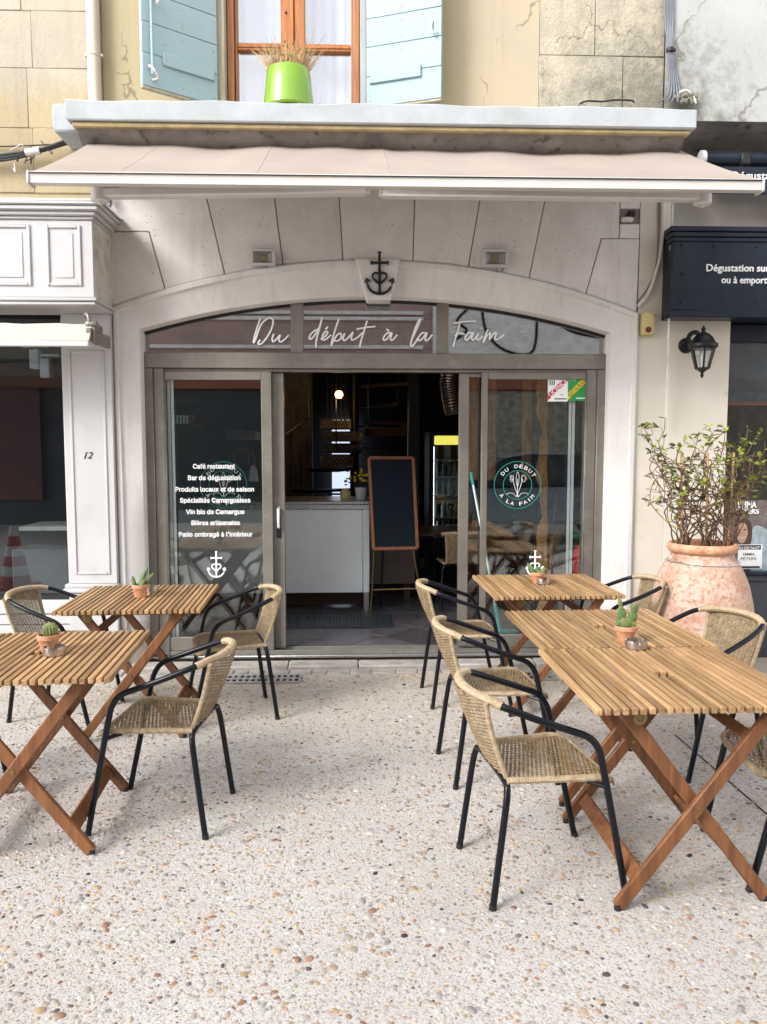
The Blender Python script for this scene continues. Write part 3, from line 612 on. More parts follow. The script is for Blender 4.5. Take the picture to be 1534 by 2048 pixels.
# upper window
wy = YW+.10
win = MB().box(wx0+.10, wx1-.055, wy+.035, wy+.04, wz0-.2, 5.95).build('window', M['winglass'], cafe, smooth=False)
def sash(x0, x1, z0, z1, nm='sash_frame', mat='sash', y0=wy, y1=wy+.06): MB().box(x0, x1, y0, y1, z0, z1).build(nm, M[mat], win, bevel=.005)
W_ = lambda x: P(x, 90, wy).x
Wz = lambda y: P(600, y, wy).z
sash(W_(434), W_(454), wz0-.2, 6.1, 'window_post', 'greywood', YW+.004, wy+.10)
sash(W_(455), W_(469), wz0-.2, 6.1, 'window_frame', 'sash', wy-.02, wy+.08)
sash(W_(470), W_(475), wz0-.2, 6.0); sash(W_(562), W_(588), wz0-.2, 6.0, y0=wy-.012); sash(W_(588.7), W_(610), wz0-.2, 6.0)
sash(W_(702), W_(707), wz0-.2, 6.0); sash(W_(708), W_(719), wz0-.2, 6.1, 'window_frame', 'sash', wy-.02, wy+.08)
sash(W_(720), wx1, wz0-.2, 6.1, 'window_post', 'ledge', YW+.004, wy+.10)
for a, b in ((475.5, 561.5), (610.5, 701.5)):
    sash(W_(a), W_(b), Wz(102), Wz(87), 'glazing_bar'); sash(W_(a), W_(b), Wz(97), Wz(92), 'glazing_bar', y0=wy-.008, y1=wy-.001)
    sash(W_(a), W_(b), 5.7, 5.76, 'glazing_bar')
kh = MB(); kh.lathe([(.008, 0), (.008, .006), (.004, .007), (0.0, .0071)], 12, (W_(573), wy-.012, Wz(28)), 'y'); kh.build('keyhole', M['gasket'], win)
cu = MB(); nC = 90; vs = []
for k in range(nC+1):
    x = wx0+.02+(wx1-wx0-.04)*k/nC; y = wy+.16+.010*math.sin(k*.8)+.012*math.sin(k*.27+1)
    vs += [(x, y, wz0-.25), (x, y+.01, 6.0)]
cu.add(vs, [(2*k, 2*k+2, 2*k+3, 2*k+1) for k in range(nC)]); cu.build('curtain', M['curtain'], win)
rm = MB(); rm.box(wx0-.3, wx1+.3, 6.9, 7.0, wz0-.4, 6.1); rm.box(wx0-.3, wx1+.3, YW+.36, 6.9, wz0-.5, wz0-.4); rm.box(wx0-.3, wx1+.3, YW+.36, 6.9, 6.1, 6.2); rm.box(wx0-.35, wx0-.3, YW+.36, 6.9, wz0-.4, 6.1); rm.box(wx1+.3, wx1+.35, YW+.36, 6.9, wz0-.4, 6.1); rm.build('bedroom', M['grey'], cafe)
# plank shutters standing open
def shutter(xh, ang, xs_free, sgn, latch):
    t = MB(); hinge = Vector((xh, YW-.012, 0)); wd = .525
    dirv = Vector((sgn*math.cos(ang), -math.sin(ang), 0)); nrm = Vector((-dirv.y, dirv.x, 0)); nrm = nrm if nrm.y < 0 else -nrm
    def Q(u, z, o=0): v = hinge+dirv*u+nrm*o; return Vector((v.x, v.y, z))
    zb = wz0+.015
    back = MB()
    def slab(mb, u0, u1, z0, z1, o0, o1):
        vs = [Q(u, z, o) for o in (o0, o1) for z in (z0, z1) for u in (u0, u1)]
        return mb.add(vs, [(0, 1, 3, 2), (4, 6, 7, 5), (0, 4, 5, 1), (2, 3, 7, 6), (0, 2, 6, 4), (1, 5, 7, 3)])
    sh = slab(back, .004, wd-.004, zb+.004, 6.0, -.025, -.002).build('shutter', M['shutter'], cafe)
    zz = zb
    hts = [.205, .19, .185, .20, .19, .2, .2, .2, .2, .2]
    for h in hts:
        z1 = min(zz+h-.003, 6.0)
        if z1 > zz: slab(MB(), 0, wd, zz, z1, 0, .018).build('shutter_board', M['shutter'], sh, bevel=.003)
        zz += h
    bt = slab(MB(), .03, wd*.74, zb+.15, zb+.23, .0185, .034); bt.build('batten', M['shutter'], sh, bevel=.003)
    nl = MB()
    for q in range(6):
        for e in (.03, .25, .47):
            for dz in (.04, .15): nl.ball(Q(e, zb+q*.195+dz, .018), .0045, 6, 4)
    nl.build('nail_heads', M['greywood'], sh, kind='stuff')
    if latch:
        br = MB(); br.tube([Q(wd-.06, zb+.07, .035), Q(wd-.06, 5.9, .035)], .009, 6); br.build('latch_bar', M['shutter'], sh)
        hk = MB(); hk.tube(smooth_path([Q(wd-.065, zb+.04, .02), Q(wd-.09, zb+.05, .05), Q(wd-.06, zb+.09, .06), Q(wd-.04, zb+.12, .03)]), .008, 6)
        hk.tube(smooth_path([Q(wd-.075, zb+.56, .03), Q(wd-.10, zb+.53, .05), Q(wd-.085, zb+.5, .06)]), .009, 6); hk.build('latch_hook', M['wgrime'], sh)
    else:
        hk = MB(); hk.tube(smooth_path([Q(wd-.06, zb+.50, .02), Q(wd-.065, zb+.44, .04), Q(wd-.045, zb+.40, .05), Q(wd-.035, zb+.43, .035)]), .006, 6); hk.build('latch_hook', M['wgrime'], sh)
    e = slab(MB(), 0, wd, zb-.018, zb-.002, -.02, .016); e.build('bottom_rail', M['greywood'], sh, bevel=.003)
shutter(wx0-.002, R(36), None, -1, True)
shutter(wx1+.004, R(20), None, 1, False)

# cafe interior, open to the door
fl = .088; ix0, ix1, iy1, iz1 = -1.75, 2.12, 10.6, 2.95
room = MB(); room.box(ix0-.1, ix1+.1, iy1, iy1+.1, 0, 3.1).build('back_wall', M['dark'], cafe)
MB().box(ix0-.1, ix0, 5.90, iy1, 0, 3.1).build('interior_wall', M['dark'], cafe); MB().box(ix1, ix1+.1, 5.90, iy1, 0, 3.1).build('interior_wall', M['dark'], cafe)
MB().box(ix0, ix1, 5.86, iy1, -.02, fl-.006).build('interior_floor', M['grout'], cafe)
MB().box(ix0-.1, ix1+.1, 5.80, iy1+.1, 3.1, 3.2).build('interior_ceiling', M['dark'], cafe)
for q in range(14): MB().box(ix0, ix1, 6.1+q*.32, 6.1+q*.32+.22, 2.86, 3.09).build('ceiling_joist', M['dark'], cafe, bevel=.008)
ts = .42; tm = MB().box(-ts/2+.003, ts/2-.003, -ts/2+.003, ts/2-.003, -.006, 0).mesh('floor_tile', M['tile'], .002)
def clip(poly, ax, lim, sg_):
    out = []
    for p, q in zip(poly, poly[1:]+poly[:1]):
        ip, iq = sg_*(p[ax]-lim) >= 0, sg_*(q[ax]-lim) >= 0
        if ip: out.append(p)
        if ip != iq: t = (lim-p[ax])/(q[ax]-p[ax]); out.append((p[0]+(q[0]-p[0])*t, p[1]+(q[1]-p[1])*t))
    return out
for i in range(-14, 15):
    for j_ in range(-14, 15):
        cx = .2+(i-j_)*ts*.7071; cy = 7.6+(i+j_)*ts*.7071
        if not (ix0-.2 < cx < ix1+.2 and 5.6 < cy < 9.5): continue
        if ix0+.3 < cx < ix1-.3 and 5.862+.3 < cy:
            o = bpy.data.objects.new('floor_tile', tm); link(o, cafe); o.location = Vector((cx, cy, fl))-OFF[cafe.name]; o.rotation_euler = (0, 0, R(45)); continue
        h = (ts/2-.003)*1.41421; poly = [(cx+h, cy), (cx, cy+h), (cx-h, cy), (cx, cy-h)]
        for ax, lim, sg_ in ((0, ix0, 1), (0, ix1, -1), (1, 5.862, 1)): poly = clip(poly, ax, lim, sg_) if len(poly) > 2 else poly
        if len(poly) > 2:
            n = len(poly); m = MB(); m.add([(x, y, fl-.006) for x, y in poly]+[(x, y, fl) for x, y in poly], [tuple(range(n))[::-1], tuple(range(n, 2*n))]+[(q, (q+1) % n, n+(q+1) % n, n+q) for q in range(n)]); m.build('floor_tile', M['tile'], cafe)
MB().box(px(567, 900, 9.5), px(625, 900, 9.5), 9.4, 9.6, .1, 2.6).build('rubble_pier', M['stonein'], cafe)
MB().box(px(816, 800, 7.9), px(840, 800, 7.9), 7.85, 8.02, fl, 2.86).build('pillar', M['black'], cafe, bevel=.01)
MB().box(px(728, 850, 9.6), px(818, 850, 9.6), 9.5, 9.6, P(770, 872, 9.6).z, P(770, 845, 9.6).z).build('wood_panel', M['darkwood'], cafe)
MB().box(px(664, 960, 10.4), px(712, 960, 10.4), 10.45, 10.55, P(690, 1020, 10.4).z, P(690, 838, 10.4).z).build('patio_pane', M['daylight'], cafe)
for yy in (986, 994): MB().box(px(655, 960, 10.3), px(712, 960, 10.3), 10.28, 10.30, P(680, yy+4, 10.3).z, P(680, yy, 10.3).z).build('blue_rail', M['blue'], cafe)

# ------------------------------------------------------------------ neighbour on the left
sh1 = thing('shop_building', 'neighbouring house of ochre stone over a white panelled shopfront with dark window', 'building', (P(0, 900, YW).x-.5, YW, 0))
LX0 = -9
MB().box(LX0, XL0-.002, YW+.01, YW+.4, P(0, 400, YW).z, 8).build('upper_wall', M['ochre'], sh1)
rows = [385, 255, 135, 20, -110, -240, -380]
cuts = [[-400, -180, 60, 203], [-330, -110, 52, 203], [-400, -190, 64, 203], [-300, -80, 45, 203], [-350, -150, 85, 203], [-300, -100, 60, 203]]
for r_ in range(6):
    for q in range(3):
        a, b = P(cuts[r_][q], 100, YW).x, min(P(cuts[r_][q+1], 100, YW).x, XL0-.003); z0, z1 = P(0, rows[r_], YW).z, P(0, rows[r_+1], YW).z
        stoneblock([(a, z0), (b, z0), (b, z1), (a, z1)], random.uniform(-.002, .002), 'ochre', sh1, .0006)
# white panelled fascia box with cornice
YS = 5.23; fx1 = P(186, 500, YS).x; zt_, zb_ = P(100, 440, YS).z, P(100, 604, YS).z; FX0 = -5.5
fz = MB().box(FX0, fx1, YS, YW+.01, zb_+.03, zt_).build('fascia', M['white'], sh1, bevel=.004)
for k, (dy, z0, z1) in enumerate(((.012, zt_+.001, zt_+.022), (.03, zt_+.023, zt_+.05), (.052, zt_+.051, zt_+.08), (.066, zt_+.081, zt_+.105))):
    MB().box(FX0, fx1+dy, YS-dy, YW+.01, z0, z1).build('cornice_moulding', M['white'], fz, bevel=.006)
for k, (dy, z0, z1) in enumerate(((.02, zb_+.005, zb_+.029), (.008, zb_-.02, zb_+.004))):
    MB().box(FX0, fx1+dy, YS-dy, YW+.01, z0, z1).build('base_moulding', M['white'], fz, bevel=.006)
def raised(parent, x0, x1, z0, z1, y, mat='white', dp=.012):
    fr = MB(); w = .022
    for (a, b, c, d_) in ((x0, x0+w, z0, z1), (x1-w, x1, z0, z1), (x0+w, x1-w, z0, z0+w), (x0+w, x1-w, z1-w, z1)): fr.box(a, b, y-dp, y+.01, c, d_)
    fr.build('panel_moulding', M[mat], parent, bevel=.005)
    MB().box(x0+.05, x1-.05, y-.006, y+.01, z0+.05, z1-.05).build('raised_panel', M[mat], parent, bevel=.005)
pz0, pz1 = P(100, 572, YS).z, P(100, 440, YS).z-.03
raised(fz, P(92, 500, YS).x, P(163, 500, YS).x, pz0, pz1, YS)
raised(fz, P(-160, 500, YS).x, P(62, 500, YS).x, pz0, pz1, YS); raised(fz, P(-420, 500, YS).x, P(-190, 500, YS).x, pz0, pz1, YS)
sd_ = MB(); xx = fx1  # side panel of the fascia box, grimy
for (a, b, c, d_) in ((YS+.05, YS+.07, pz0, pz1), (YW-.09, YW-.07, pz0, pz1), (YS+.07, YW-.09, pz0, pz0+.02), (YS+.07, YW-.09, pz1-.02, pz1)): sd_.box(xx-.005, xx+.009, a, b, c, d_)
sd_.build('side_panel_moulding', M['wgrime'], fz, bevel=.003)
MB().box(xx-.004, xx+.003, YS+.008, YW, zb_+.031, zt_-.001).build('side_panel', M['wgrime'], fz)
MB().box(FX0, fx1+.08, YS-.06, YW+.02, zt_+.106, zt_+.118).build('flashing', M['steel'], fz)
# shop window, pilaster, plinth
YP = 5.55; pl0, pl1 = P(131, 950, YP).x, P(229, 950, YP).x
pil = MB().box(pl0, pl1, YP, YW+.15, P(0, 1168, YP).z, zb_-.021).build('pilaster', M['white'], sh1, bevel=.004)
m = MB(); w = .018; a, b, c, d_ = pl0+.045, pl1-.045, P(0, 1150, YP).z, P(0, 700, YP).z
for (e, f_, g, h) in ((a, a+w, c, d_), (b-w, b, c, d_), (a+w, b-w, c, c+w), (a+w, b-w, d_-w, d_)): m.box(e, f_, YP-.009, YP+.01, g, h)
m.build('panel_moulding', M['white'], pil, bevel=.005)
zpl = P(0, 1168, YP).z
for k, (dy, z0, z1) in enumerate(((.028, zpl-.03, zpl-.001), (.04, zpl-.062, zpl-.031), (.02, zpl-.085, zpl-.063))):
    MB().box(pl0-dy*.8, pl1+.006, YP-dy, YW+.15, z0, z1).build('plinth_moulding', M['white'], pil, bevel=.008)
MB().box(pl0, pl1, YP-.004, YW+.15, 0, zpl-.086).build('plinth', M['white'], pil, bevel=.004)
text('12', M['ink'], pil, 'house_number', P(168, 910, YP).x, P(186, 910, YP).x, P(0, 917, YP).z, .046, YP, .002, 0, .35)
lw0 = FX0; zw0, zw1 = P(0, 1192, YW).z, zb_-.04
sw_ = MB().box(lw0, pl0-.03, YW+.045, YW+.051, zw0, zw1).build('shop_window', M['shopglass'], sh1, smooth=False)
MB().box(pl0-.032, pl0-.002, YW+.02, YW+.09, zw0, zw1).build('window_frame', M['white'], sw_, bevel=.004)
MB().box(lw0, pl0-.002, YW+.01, YW+.12, zw0-.03, zw0-.001).build('window_sill', M['gasket'], sw_)
MB().box(lw0, pl0-.002, YW+.004, YW+.15, P(0, 1228, YW).z, zw0-.031).build('stall_riser', surf('pale_green_white_paint', (.62, .72, .70), .4, var=.04), sh1, bevel=.003)
zz = P(0, 1229, YW).z
for h in (.075, .075, .16): MB().box(lw0, pl0-.002, YW+.008, YW+.15, max(0, zz-h), zz-.004).build('riser_board', M['white'], sh1, bevel=.004); zz -= h
MB().box(lw0, XOL-.1, 6.9, 7.0, 0, 3).build('shop_back_wall', M['dark'], sh1); MB().box(P(-400, 900, 6.85).x, P(82, 900, 6.85).x, 6.85, 6.89, P(40, 1000, 6.85).z, P(40, 775, 6.85).z).build('red_panel', M['redwall'], sh1)
for x, y in ((72, 716), (93, 734)): q = P(x, y, 6.0); m = MB(); m.box(q.x-.035, q.x+.035, 5.96, 6.04, q.z-.08, q.z+.06); m.box(q.x-.10, q.x+.10, 5.98, 6.02, q.z+.075, q.z+.095); m.bar((q.x, 6, q.z+.06), (q.x, 6, q.z+.075), .01, .01); m.build('track_spot', M['sheet'], sh1, bevel=.006); MB().box(lw0, XOL-.12, YW+.16, 7, -.05, .02).build('shop_floor', M['darkpanel'], sh1)
MB().box(lw0, XOL-.12, YW+.16, 7, 2.75, 2.85).build('shop_ceiling', M['grey'], sh1)
m = MB(); m.box(P(40, 1000, 6.6).x, P(150, 1000, 6.6).x, 6.4, 6.75, .05, P(0, 1050, 6.4).z-.2); m.build('shop_cabinet', M['grey'], sh1, bevel=.01)
cb_ = MB(); cb_.box(P(42, 1000, 6.4).x, P(150, 1000, 6.4).x, 6.34, 6.8, P(0, 1060, 6.4).z, P(0, 1052, 6.4).z); cb_.build('cabinet_top', M['wgrime'], sh1)
MB().box(pl1+.003, XOL-.092, YW+.08, YW+.2, 0, zb_).build('party_gap', M['gasket'], sh1)

# ------------------------------------------------------------------ neighbour on the right
sh2 = thing('shop_building', 'neighbouring grey rendered house above a dark blue oyster-bar style shopfront and cream pier', 'building', (3.5, YW, 0))
RX1 = 9; XU = P(1332, 100, YW).x; zso = P(1450, 244, YW).z
MB().box(XU, RX1, YW-.012, YW+.12, zso, 8).build('upper_wall', M['greywall'], sh2)
m = MB(); prof = [(YW-.012, zso-.001), (YW+.10, zso-.02), (YW+.24, zso-.06), (YW+.34, zso-.12), (YW+.34, zso-.001)]
vs = [(x, y, z) for x in (XU+.2, RX1) for y, z in prof]; m.add(vs, [(i, (i+1) % 5, 5+(i+1) % 5, 5+i) for i in range(5)]+[(0, 1, 2, 3, 4), (5, 6, 7, 8, 9)]); m.build('curved_soffit', M['soffit'], sh2)
MB().box(XB+.002, RX1, YW+.30, YW+.45, P(0, 640, YW).z-.4, zso-.13).build('shop_wall', surf('taupe_shade_paint', (.38, .34, .30), .5, var=.06), sh2)
px1 = P(1453, 900, YW).x
MB().box(XB+.002, px1, YW, YW+.46, 0, P(1400, 612, YW).z).build('cream_pier', M['cream'], sh2, bevel=.006)
YG = 5.44; gx0 = P(1345, 540, YG).x; gz0, gz1 = P(1400, 634, YG).z, P(1400, 456, YG).z
sg = MB().box(gx0, 6, YG, YW+.29, gz0, gz1).build('sign_fascia', M['blueblack'], sh2, bevel=.006)
for (dy, z0, z1) in ((.03, gz1-.028, gz1+.006), (.02, gz1-.062, gz1-.030), (.012, gz1-.092, gz1-.064), (.016, gz0-.004, gz0+.045)):
    MB().box(gx0-dy, 6, YG-dy, YG+.1, z0, z1).build('fascia_moulding', M['blueblack'], sg, bevel=.005)
MB().box(gx0-.008, gx0+.045, YG-.010, YG+.02, gz0+.046, gz1-.093).build('fascia_moulding', M['blueblack'], sg, bevel=.004)
for x, y in ((1364, 490), (1366, 548), (1363, 604), (1428, 492), (1513, 492), (1511, 604), (1600, 492), (1660, 604)):
    p = P(x, y, YG); rv = MB(); rv.ball((p.x, YG-.003, p.z), .011, 10, 6, (1, .6, 1)); rv.build('rivet', M['blueblack'], sg)
text('Dégustation sur place', M['vinyl'], sg, 'sign_lettering', P(1412, 540, YG).x, P(1412, 540, YG).x+.60, P(1470, 543, YG).z, .047, YG-.001, .004, .012)
text('ou à emporter', M['vinyl'], sg, 'sign_lettering', P(1442, 567, YG).x, P(1442, 567, YG).x+.375, P(1490, 567, YG).z, .047, YG-.001, .004, .012)
MB().box(px1+.002, 6, YW+.10, YW+.3, P(1500, 680, YW).z, gz0-.006).build('shop_lintel', M['blueblack'], sh2, bevel=.004)
rz0, rz1 = P(1500, 1142, YW+.1).z, P(1500, 680, YW+.1).z-.002
rw = MB().box(px1+.03, 6, YW+.14, YW+.146, rz0, rz1).build('shop_window', M['shopglass'], sh2, smooth=False)
MB().box(px1+.002, px1+.032, YW+.10, YW+.2, rz0, rz1).build('window_frame', M['blueblack'], rw, bevel=.003)
MB().box(px1+.033, 6, YW+.11, YW+.2, P(1500, 806, YW+.1).z-.02, P(1500, 806, YW+.1).z+.012).build('window_bar', M['darkwood'], rw, bevel=.003)
MB().box(px1+.033, 6, YW+.147, YW+.16, P(1500, 806, YW+.1).z+.013, rz1).build('frosted_panel', M['grey'], rw)
MB().box(px1+.002, 6, YW+.06, YW+.25, rz0-.03, rz0-.001).build('window_sill', M['blueblack'], sh2, bevel=.004)
MB().box(px1+.002, 6, YW+.08, YW+.25, rz0-.075, rz0-.031).build('sill_board', M['darkpanel'], sh2, bevel=.004)
MB().box(px1+.002, 6, YW+.10, YW+.25, 0, rz0-.076).build('stall_riser', M['darkpanel'], sh2, bevel=.004)
MB().box(px1-.1, 6, 7.6, 7.7, 0, 3).build('shop_back_wall', M['stonein'], sh2); MB().box(px1-.1, 6, YW+.3, 7.6, -.05, .02).build('shop_floor', M['darkpanel'], sh2)
MB().box(px1-.1, 6, YW+.47, 7.6, 2.75, 2.85).build('shop_ceiling', M['dark'], sh2)
m = MB(); m.tube([P(1472, 712, 6.6), P(1472, 760, 6.6)], .006, 6); m.lathe([(.01, .05), (.10, 0.0), (.12, -.12), (.115, -.12), (.095, 0)], 16, P(1472, 765, 6.6)); m.build('pendant', M['gasket'], sh2)
# dark roller blind of the right-hand shop
ra_ = thing('rolled_awning', 'dark blue rolled awning with white lettered valance above the right-hand shopfront', 'awning', (3.6, YW+.1, P(0, 330, YW).z))
a = P(1408, 318, YW+.1); m = MB(); m.tube([(a.x, YW+.1, a.z), (6, YW+.1, a.z)], .052, 16); m.build('roller', M['blueblack'], ra_)
m = MB(); m.tube([(a.x-.03, YW+.1, a.z), (a.x-.001, YW+.1, a.z)], .058, 16); m.build('end_cap', M['white'], ra_)
bk = P(1492, 318, YW+.04); m = MB(); m.box(bk.x-.035, bk.x+.035, YW+.03, YW+.17, bk.z-.04, bk.z+.045); m.build('bracket', M['gasket'], ra_, bevel=.01)
vz0, vz1 = P(1480, 388, YW+.04).z, P(1480, 333, YW+.04).z
MB().box(a.x, 6, YW+.04, YW+.05, vz0, vz1).build('valance', M['blueblack'], ra_, bevel=.003)
text('Dégustation', M['vinyl'], ra_, 'valance_lettering', P(1462, 352, YW+.04).x, P(1462, 352, YW+.04).x+.42, P(1500, 358, YW+.04).z, .05, YW+.039, .001, .01)

# ------------------------------------------------------------------ the street opposite, seen only in the glass
op = thing('street_building', 'pink brown house across the street with a pale shutter, seen reflected in the door glass', 'building', (0, -5, 0))
MB().box(-9, 9, -5.3, -5, 3.02, 6.6).build('wall', M['oppwall'], op)
for z in (3.3, 3.62, 4.2, 4.32, 5.2): MB().box(-9, 1.4, -5, -4.94, z, z+.07).build('moulding', M['oppwhite'], op)
MB().box(1.6, 6.2, -5, -4.93, 3.06, 4.9).build('pale_shutter', M['oppwhite'], op)
MB().box(-9, 9, -5.3, -4.9, 2.78, 3.01).build('red_band', M['clay'], op, bevel=.02)
MB().box(.9, 9, -5.3, -5, 0, 2.77).build('rubble_wall', M['oppstone'], op)
MB().box(-9, .89, -5.3, -5, 0, 2.77).build('dark_shopfront', M['darkpanel'], op)
gr = MB(); gy0 = -4.925
for pts in ([(2.0, 4.5), (2.2, 4.7), (2.35, 4.5), (2.1, 4.2), (2.3, 4.0), (2.05, 3.8)], [(2.6, 4.7), (2.7, 4.0), (3.1, 3.6), (3.7, 3.6), (3.75, 4.7)], [(2.9, 4.6), (3.2, 4.7), (3.5, 4.3)], [(3.9, 4.7), (4.3, 4.1), (4.9, 3.9), (5.4, 3.9), (5.4, 4.2)]):
    gr.tube(smooth_path([(x, gy0, z) for x, z in pts]), .03, 6)
gr.build('graffiti_strokes', M['ink'], op)
car = thing('parked_car', 'silver blue parked car mirrored in the right-hand door pane', 'car', (3.0, -1.7, 0))
bp2 = [(.75, .35), (.72, .62), (.85, .80), (1.75, .92), (4.35, .96), (5.05, .88), (5.15, .60), (5.1, .35)]
MB().prism(bp2, -2.5, -.9).build('body', M['carpaint'], car, bevel=.06, segs=2)
MB().prism([(1.70, .90), (2.35, 1.40), (2.75, 1.48), (3.75, 1.46), (4.45, .95)], -2.42, -.98).build('cabin', M['carglass'], car, bevel=.05, segs=2)
MB().prism([(2.36, 1.42), (2.75, 1.50), (3.72, 1.485), (3.70, 1.45), (2.75, 1.465), (2.40, 1.40)], -2.40, -1.0).build('roof', M['carpaint'], car, bevel=.01)
for x in (1.55, 4.25):
    for y in (-2.42, -.98):
        wh = MB(); wh.lathe([(.20, -.09), (.30, -.09), (.32, -.06), (.32, .06), (.30, .09), (.20, .09)], 24, (x, y, .32), 'y'); wo = wh.build('wheel', M['gasket'], car)
        wh = MB(); wh.lathe([(0, -.095), (.19, -.085), (.195, .085), (0, .095)], 16, (x, y, .32), 'y'); wh.build('rim', M['steel'], wo)
tc_ = thing('traffic_cone', 'red and white striped traffic cone standing in the street, mirrored in the dark shop window', 'traffic cone', (-3.85, 2.4, 0))
for k in range(6):
    r0, r1 = .17-.022*k, .17-.022*(k+1); MB().lathe([(r0, .04+.11*k), (r1, .04+.11*(k+1)-.001)], 20, (-3.85, 2.4, 0)).build('band', M['orange'] if k % 2 == 0 else M['vinyl'], tc_)
MB().box(-4.06, -3.64, 2.19, 2.61, 0, .039).build('cone_base', M['orange'], tc_, bevel=.01)
# ------------------------------------------------------------------ awning over the door
aw = thing('awning', 'pink beige cloth awning with cream metal front bar stretched over the cafe arch', 'awning', (.25, YW, 3.5))
YA, YB = 4.47, 5.47
A0, A1 = P(64, 343, YA), P(1518, 359, YA); B0, B1 = P(193, 279, YB), P(1352, 297, YB)
m = MB(); nx, ny = 60, 14; vs = []
for i in range(nx+1):
    t = i/nx
    for j_ in range(ny+1):
        s_ = j_/ny; a = A0.lerp(A1, t); b = B0.lerp(B1, t); p = a.lerp(b, s_)
        p.z += (-.014*math.sin(math.pi*s_) + 1.6*.006*s_*(math.sin(t*21)+.8*math.sin(t*47+1)) + .022*s_*math.exp(-((t-.48)/.02)**2) + .010*s_*math.exp(-((t-.30)/.03)**2)-.02*s_*math.exp(-((t-.72)/.12)**2))
        vs.append(p)
vs2 = [v+Vector((0, .0, -.0025)) for v in vs]; k = len(vs); w = ny+1
fs = [(i*w+j_, (i+1)*w+j_, (i+1)*w+j_+1, i*w+j_+1) for i in range(nx) for j_ in range(ny)]
m.add(vs+vs2, fs+[tuple(k+q for q in f[::-1]) for f in fs]); m.build('awning_cloth', M['awning'], aw)
for t_ in (.115, .30, .485, .66, .83):
    sm = MB(); i = t_*nx; i0 = int(i); fr_ = i-i0
    sm.tube([vs[i0*w+j_].lerp(vs[(i0+1)*w+j_], fr_)+Vector((0, 0, .0005)) for j_ in range(ny+1)], .005, 6, True, .35); sm.build('seam', M['awning'], aw)
fb = MB(); hB = .058
prof = [(-.040, .002), (-.040, -.012), (-.036, -.014), (-.036, -hB), (.02, -hB), (.045, -hB+.012), (.045, -.01), (.012, .004)]
vs = [(A0.x+.0, YA+y, A0.z-.012+z) for y, z in prof]+[(A1.x, YA+y, A1.z-.012+z) for y, z in prof]; k = len(prof)
fb.add(vs, [(i, (i+1) % k, k+(i+1) % k, k+i) for i in range(k)]+[tuple(range(k)), tuple(range(2*k-1, k-1, -1))]); fbar = fb.build('front_bar', M['awning_metal'], aw, bevel=.004)
for p, s_ in ((A0, -1), (A1, 1)):
    MB().box(min(p.x, p.x+s_*.016), max(p.x, p.x+s_*.016), YA-.045, YA+.05, p.z-.078, p.z-.004).build('end_cap', M['white'], fbar, bevel=.006)
gr_ = MB(); gr_.bar((A0.x, YA-.036, A0.z-.019), (A1.x, YA-.036, A1.z-.019), .012, .008); gr_.build('groove', M['gasket'], fbar)
rl_ = MB(); rl_.tube([(B0.x+.02, YB+.05, B0.z+.012), (B1.x-.02, YB+.05, B1.z+.012)], .035, 12); rl_.build('roller', M['gasket'], aw)  # black tube put in to darken the gap between soffit and cloth
for (xa, ya, xe, ye, xs2_) in ((733, 381, 200, 392, 560), (765, 386, 1405, 398, 1010)):
    a = P(xa, ya, YA+.04); e = P(xe, ye-4, YA+.27); s_ = P(xs2_, 330, YB-.02); s_.z = B0.z-.10
    f_ = MB(); f_.bar(a, e, .075, .05); f_.build('forearm', M['awning_metal'], aw, bevel=.008)
    f_ = MB(); f_.bar(e+Vector((0, 0, .03)), s_, .07, .045); f_.build('upper_arm', M['awning_metal'], aw, bevel=.008)
    f_ = MB(); f_.lathe([(.045, -.045), (.052, -.04), (.052, .05), (.04, .056)], 14, e); f_.lathe([(.012, -.06), (.012, -.045)], 8, e); f_.build('elbow', M['awning_metal'], aw)
    f_ = MB(); f_.box(a.x-.02, a.x+.02, YA+.02, YA+.06, a.z-.02, a.z+.03); f_.build('bracket', M['awning_metal'], aw, bevel=.004)
for x in (225, 258, 403, 1108, 1255):
    p = P(x, 268, 5.35); f_ = MB(); f_.box(p.x-.02, p.x+.02, 5.32, YW, p.z-.02, p.z+.03); f_.box(p.x+.025, p.x+.05, 5.34, YW, p.z-.01, p.z+.02); f_.build('wall_bracket', M['gasket'], aw, bevel=.004)
cr = MB(); cz0, cz1 = P(1345, 402, 5.50), P(1331, 836, 5.50)
cr.tube([(cz0.x, 5.50, cz0.z), (cz0.x, 5.50, cz1.z)], .0085, 8); cr.tube([(cz0.x, 5.50, cz0.z-.33), (cz0.x, 5.50, cz0.z-.30)], .012, 8)
one('awning_crank', cr, M['wgrime'], 'thin off white crank rod hanging from the awning in front of the cream pier', 'crank rod')

# neighbour's rolled shop awning on the left
la_ = thing('shop_awning', 'retracted cream cloth awning under the white panelled fascia', 'awning', (-3, 5.3, 2.2))
YR = 5.12; p0, p1 = P(172, 648, YR), P(178, 684, YR)
m = MB(); n = 30; vs = []
for k in range(n+1):
    x = -5+(p1.x+5)*k/n
    vs += [(x, YR+.16, p0.z+.02+.004*math.sin(k*1.7)), (x, YR+.07, p0.z+.012+.004*math.sin(k*2.1)), (x, YR, p1.z+.012)]
m.add(vs, [(3*k+q, 3*k+3+q, 3*k+4+q, 3*k+1+q) for k in range(n) for q in (0, 1)]); m.build('awning_cloth', cloth('cream_cloth', (.66, .60, .52), .2), la_)
MB().box(-5, p1.x, YR-.012, YR+.02, p1.z-.03, p1.z+.010).build('front_bar', M['awning_metal'], la_, bevel=.006)
MB().box(-5, p1.x+.02, YR+.17, YR+.24, p0.z-.04, p0.z+.03).build('roller', M['soffit'], la_, bevel=.02)
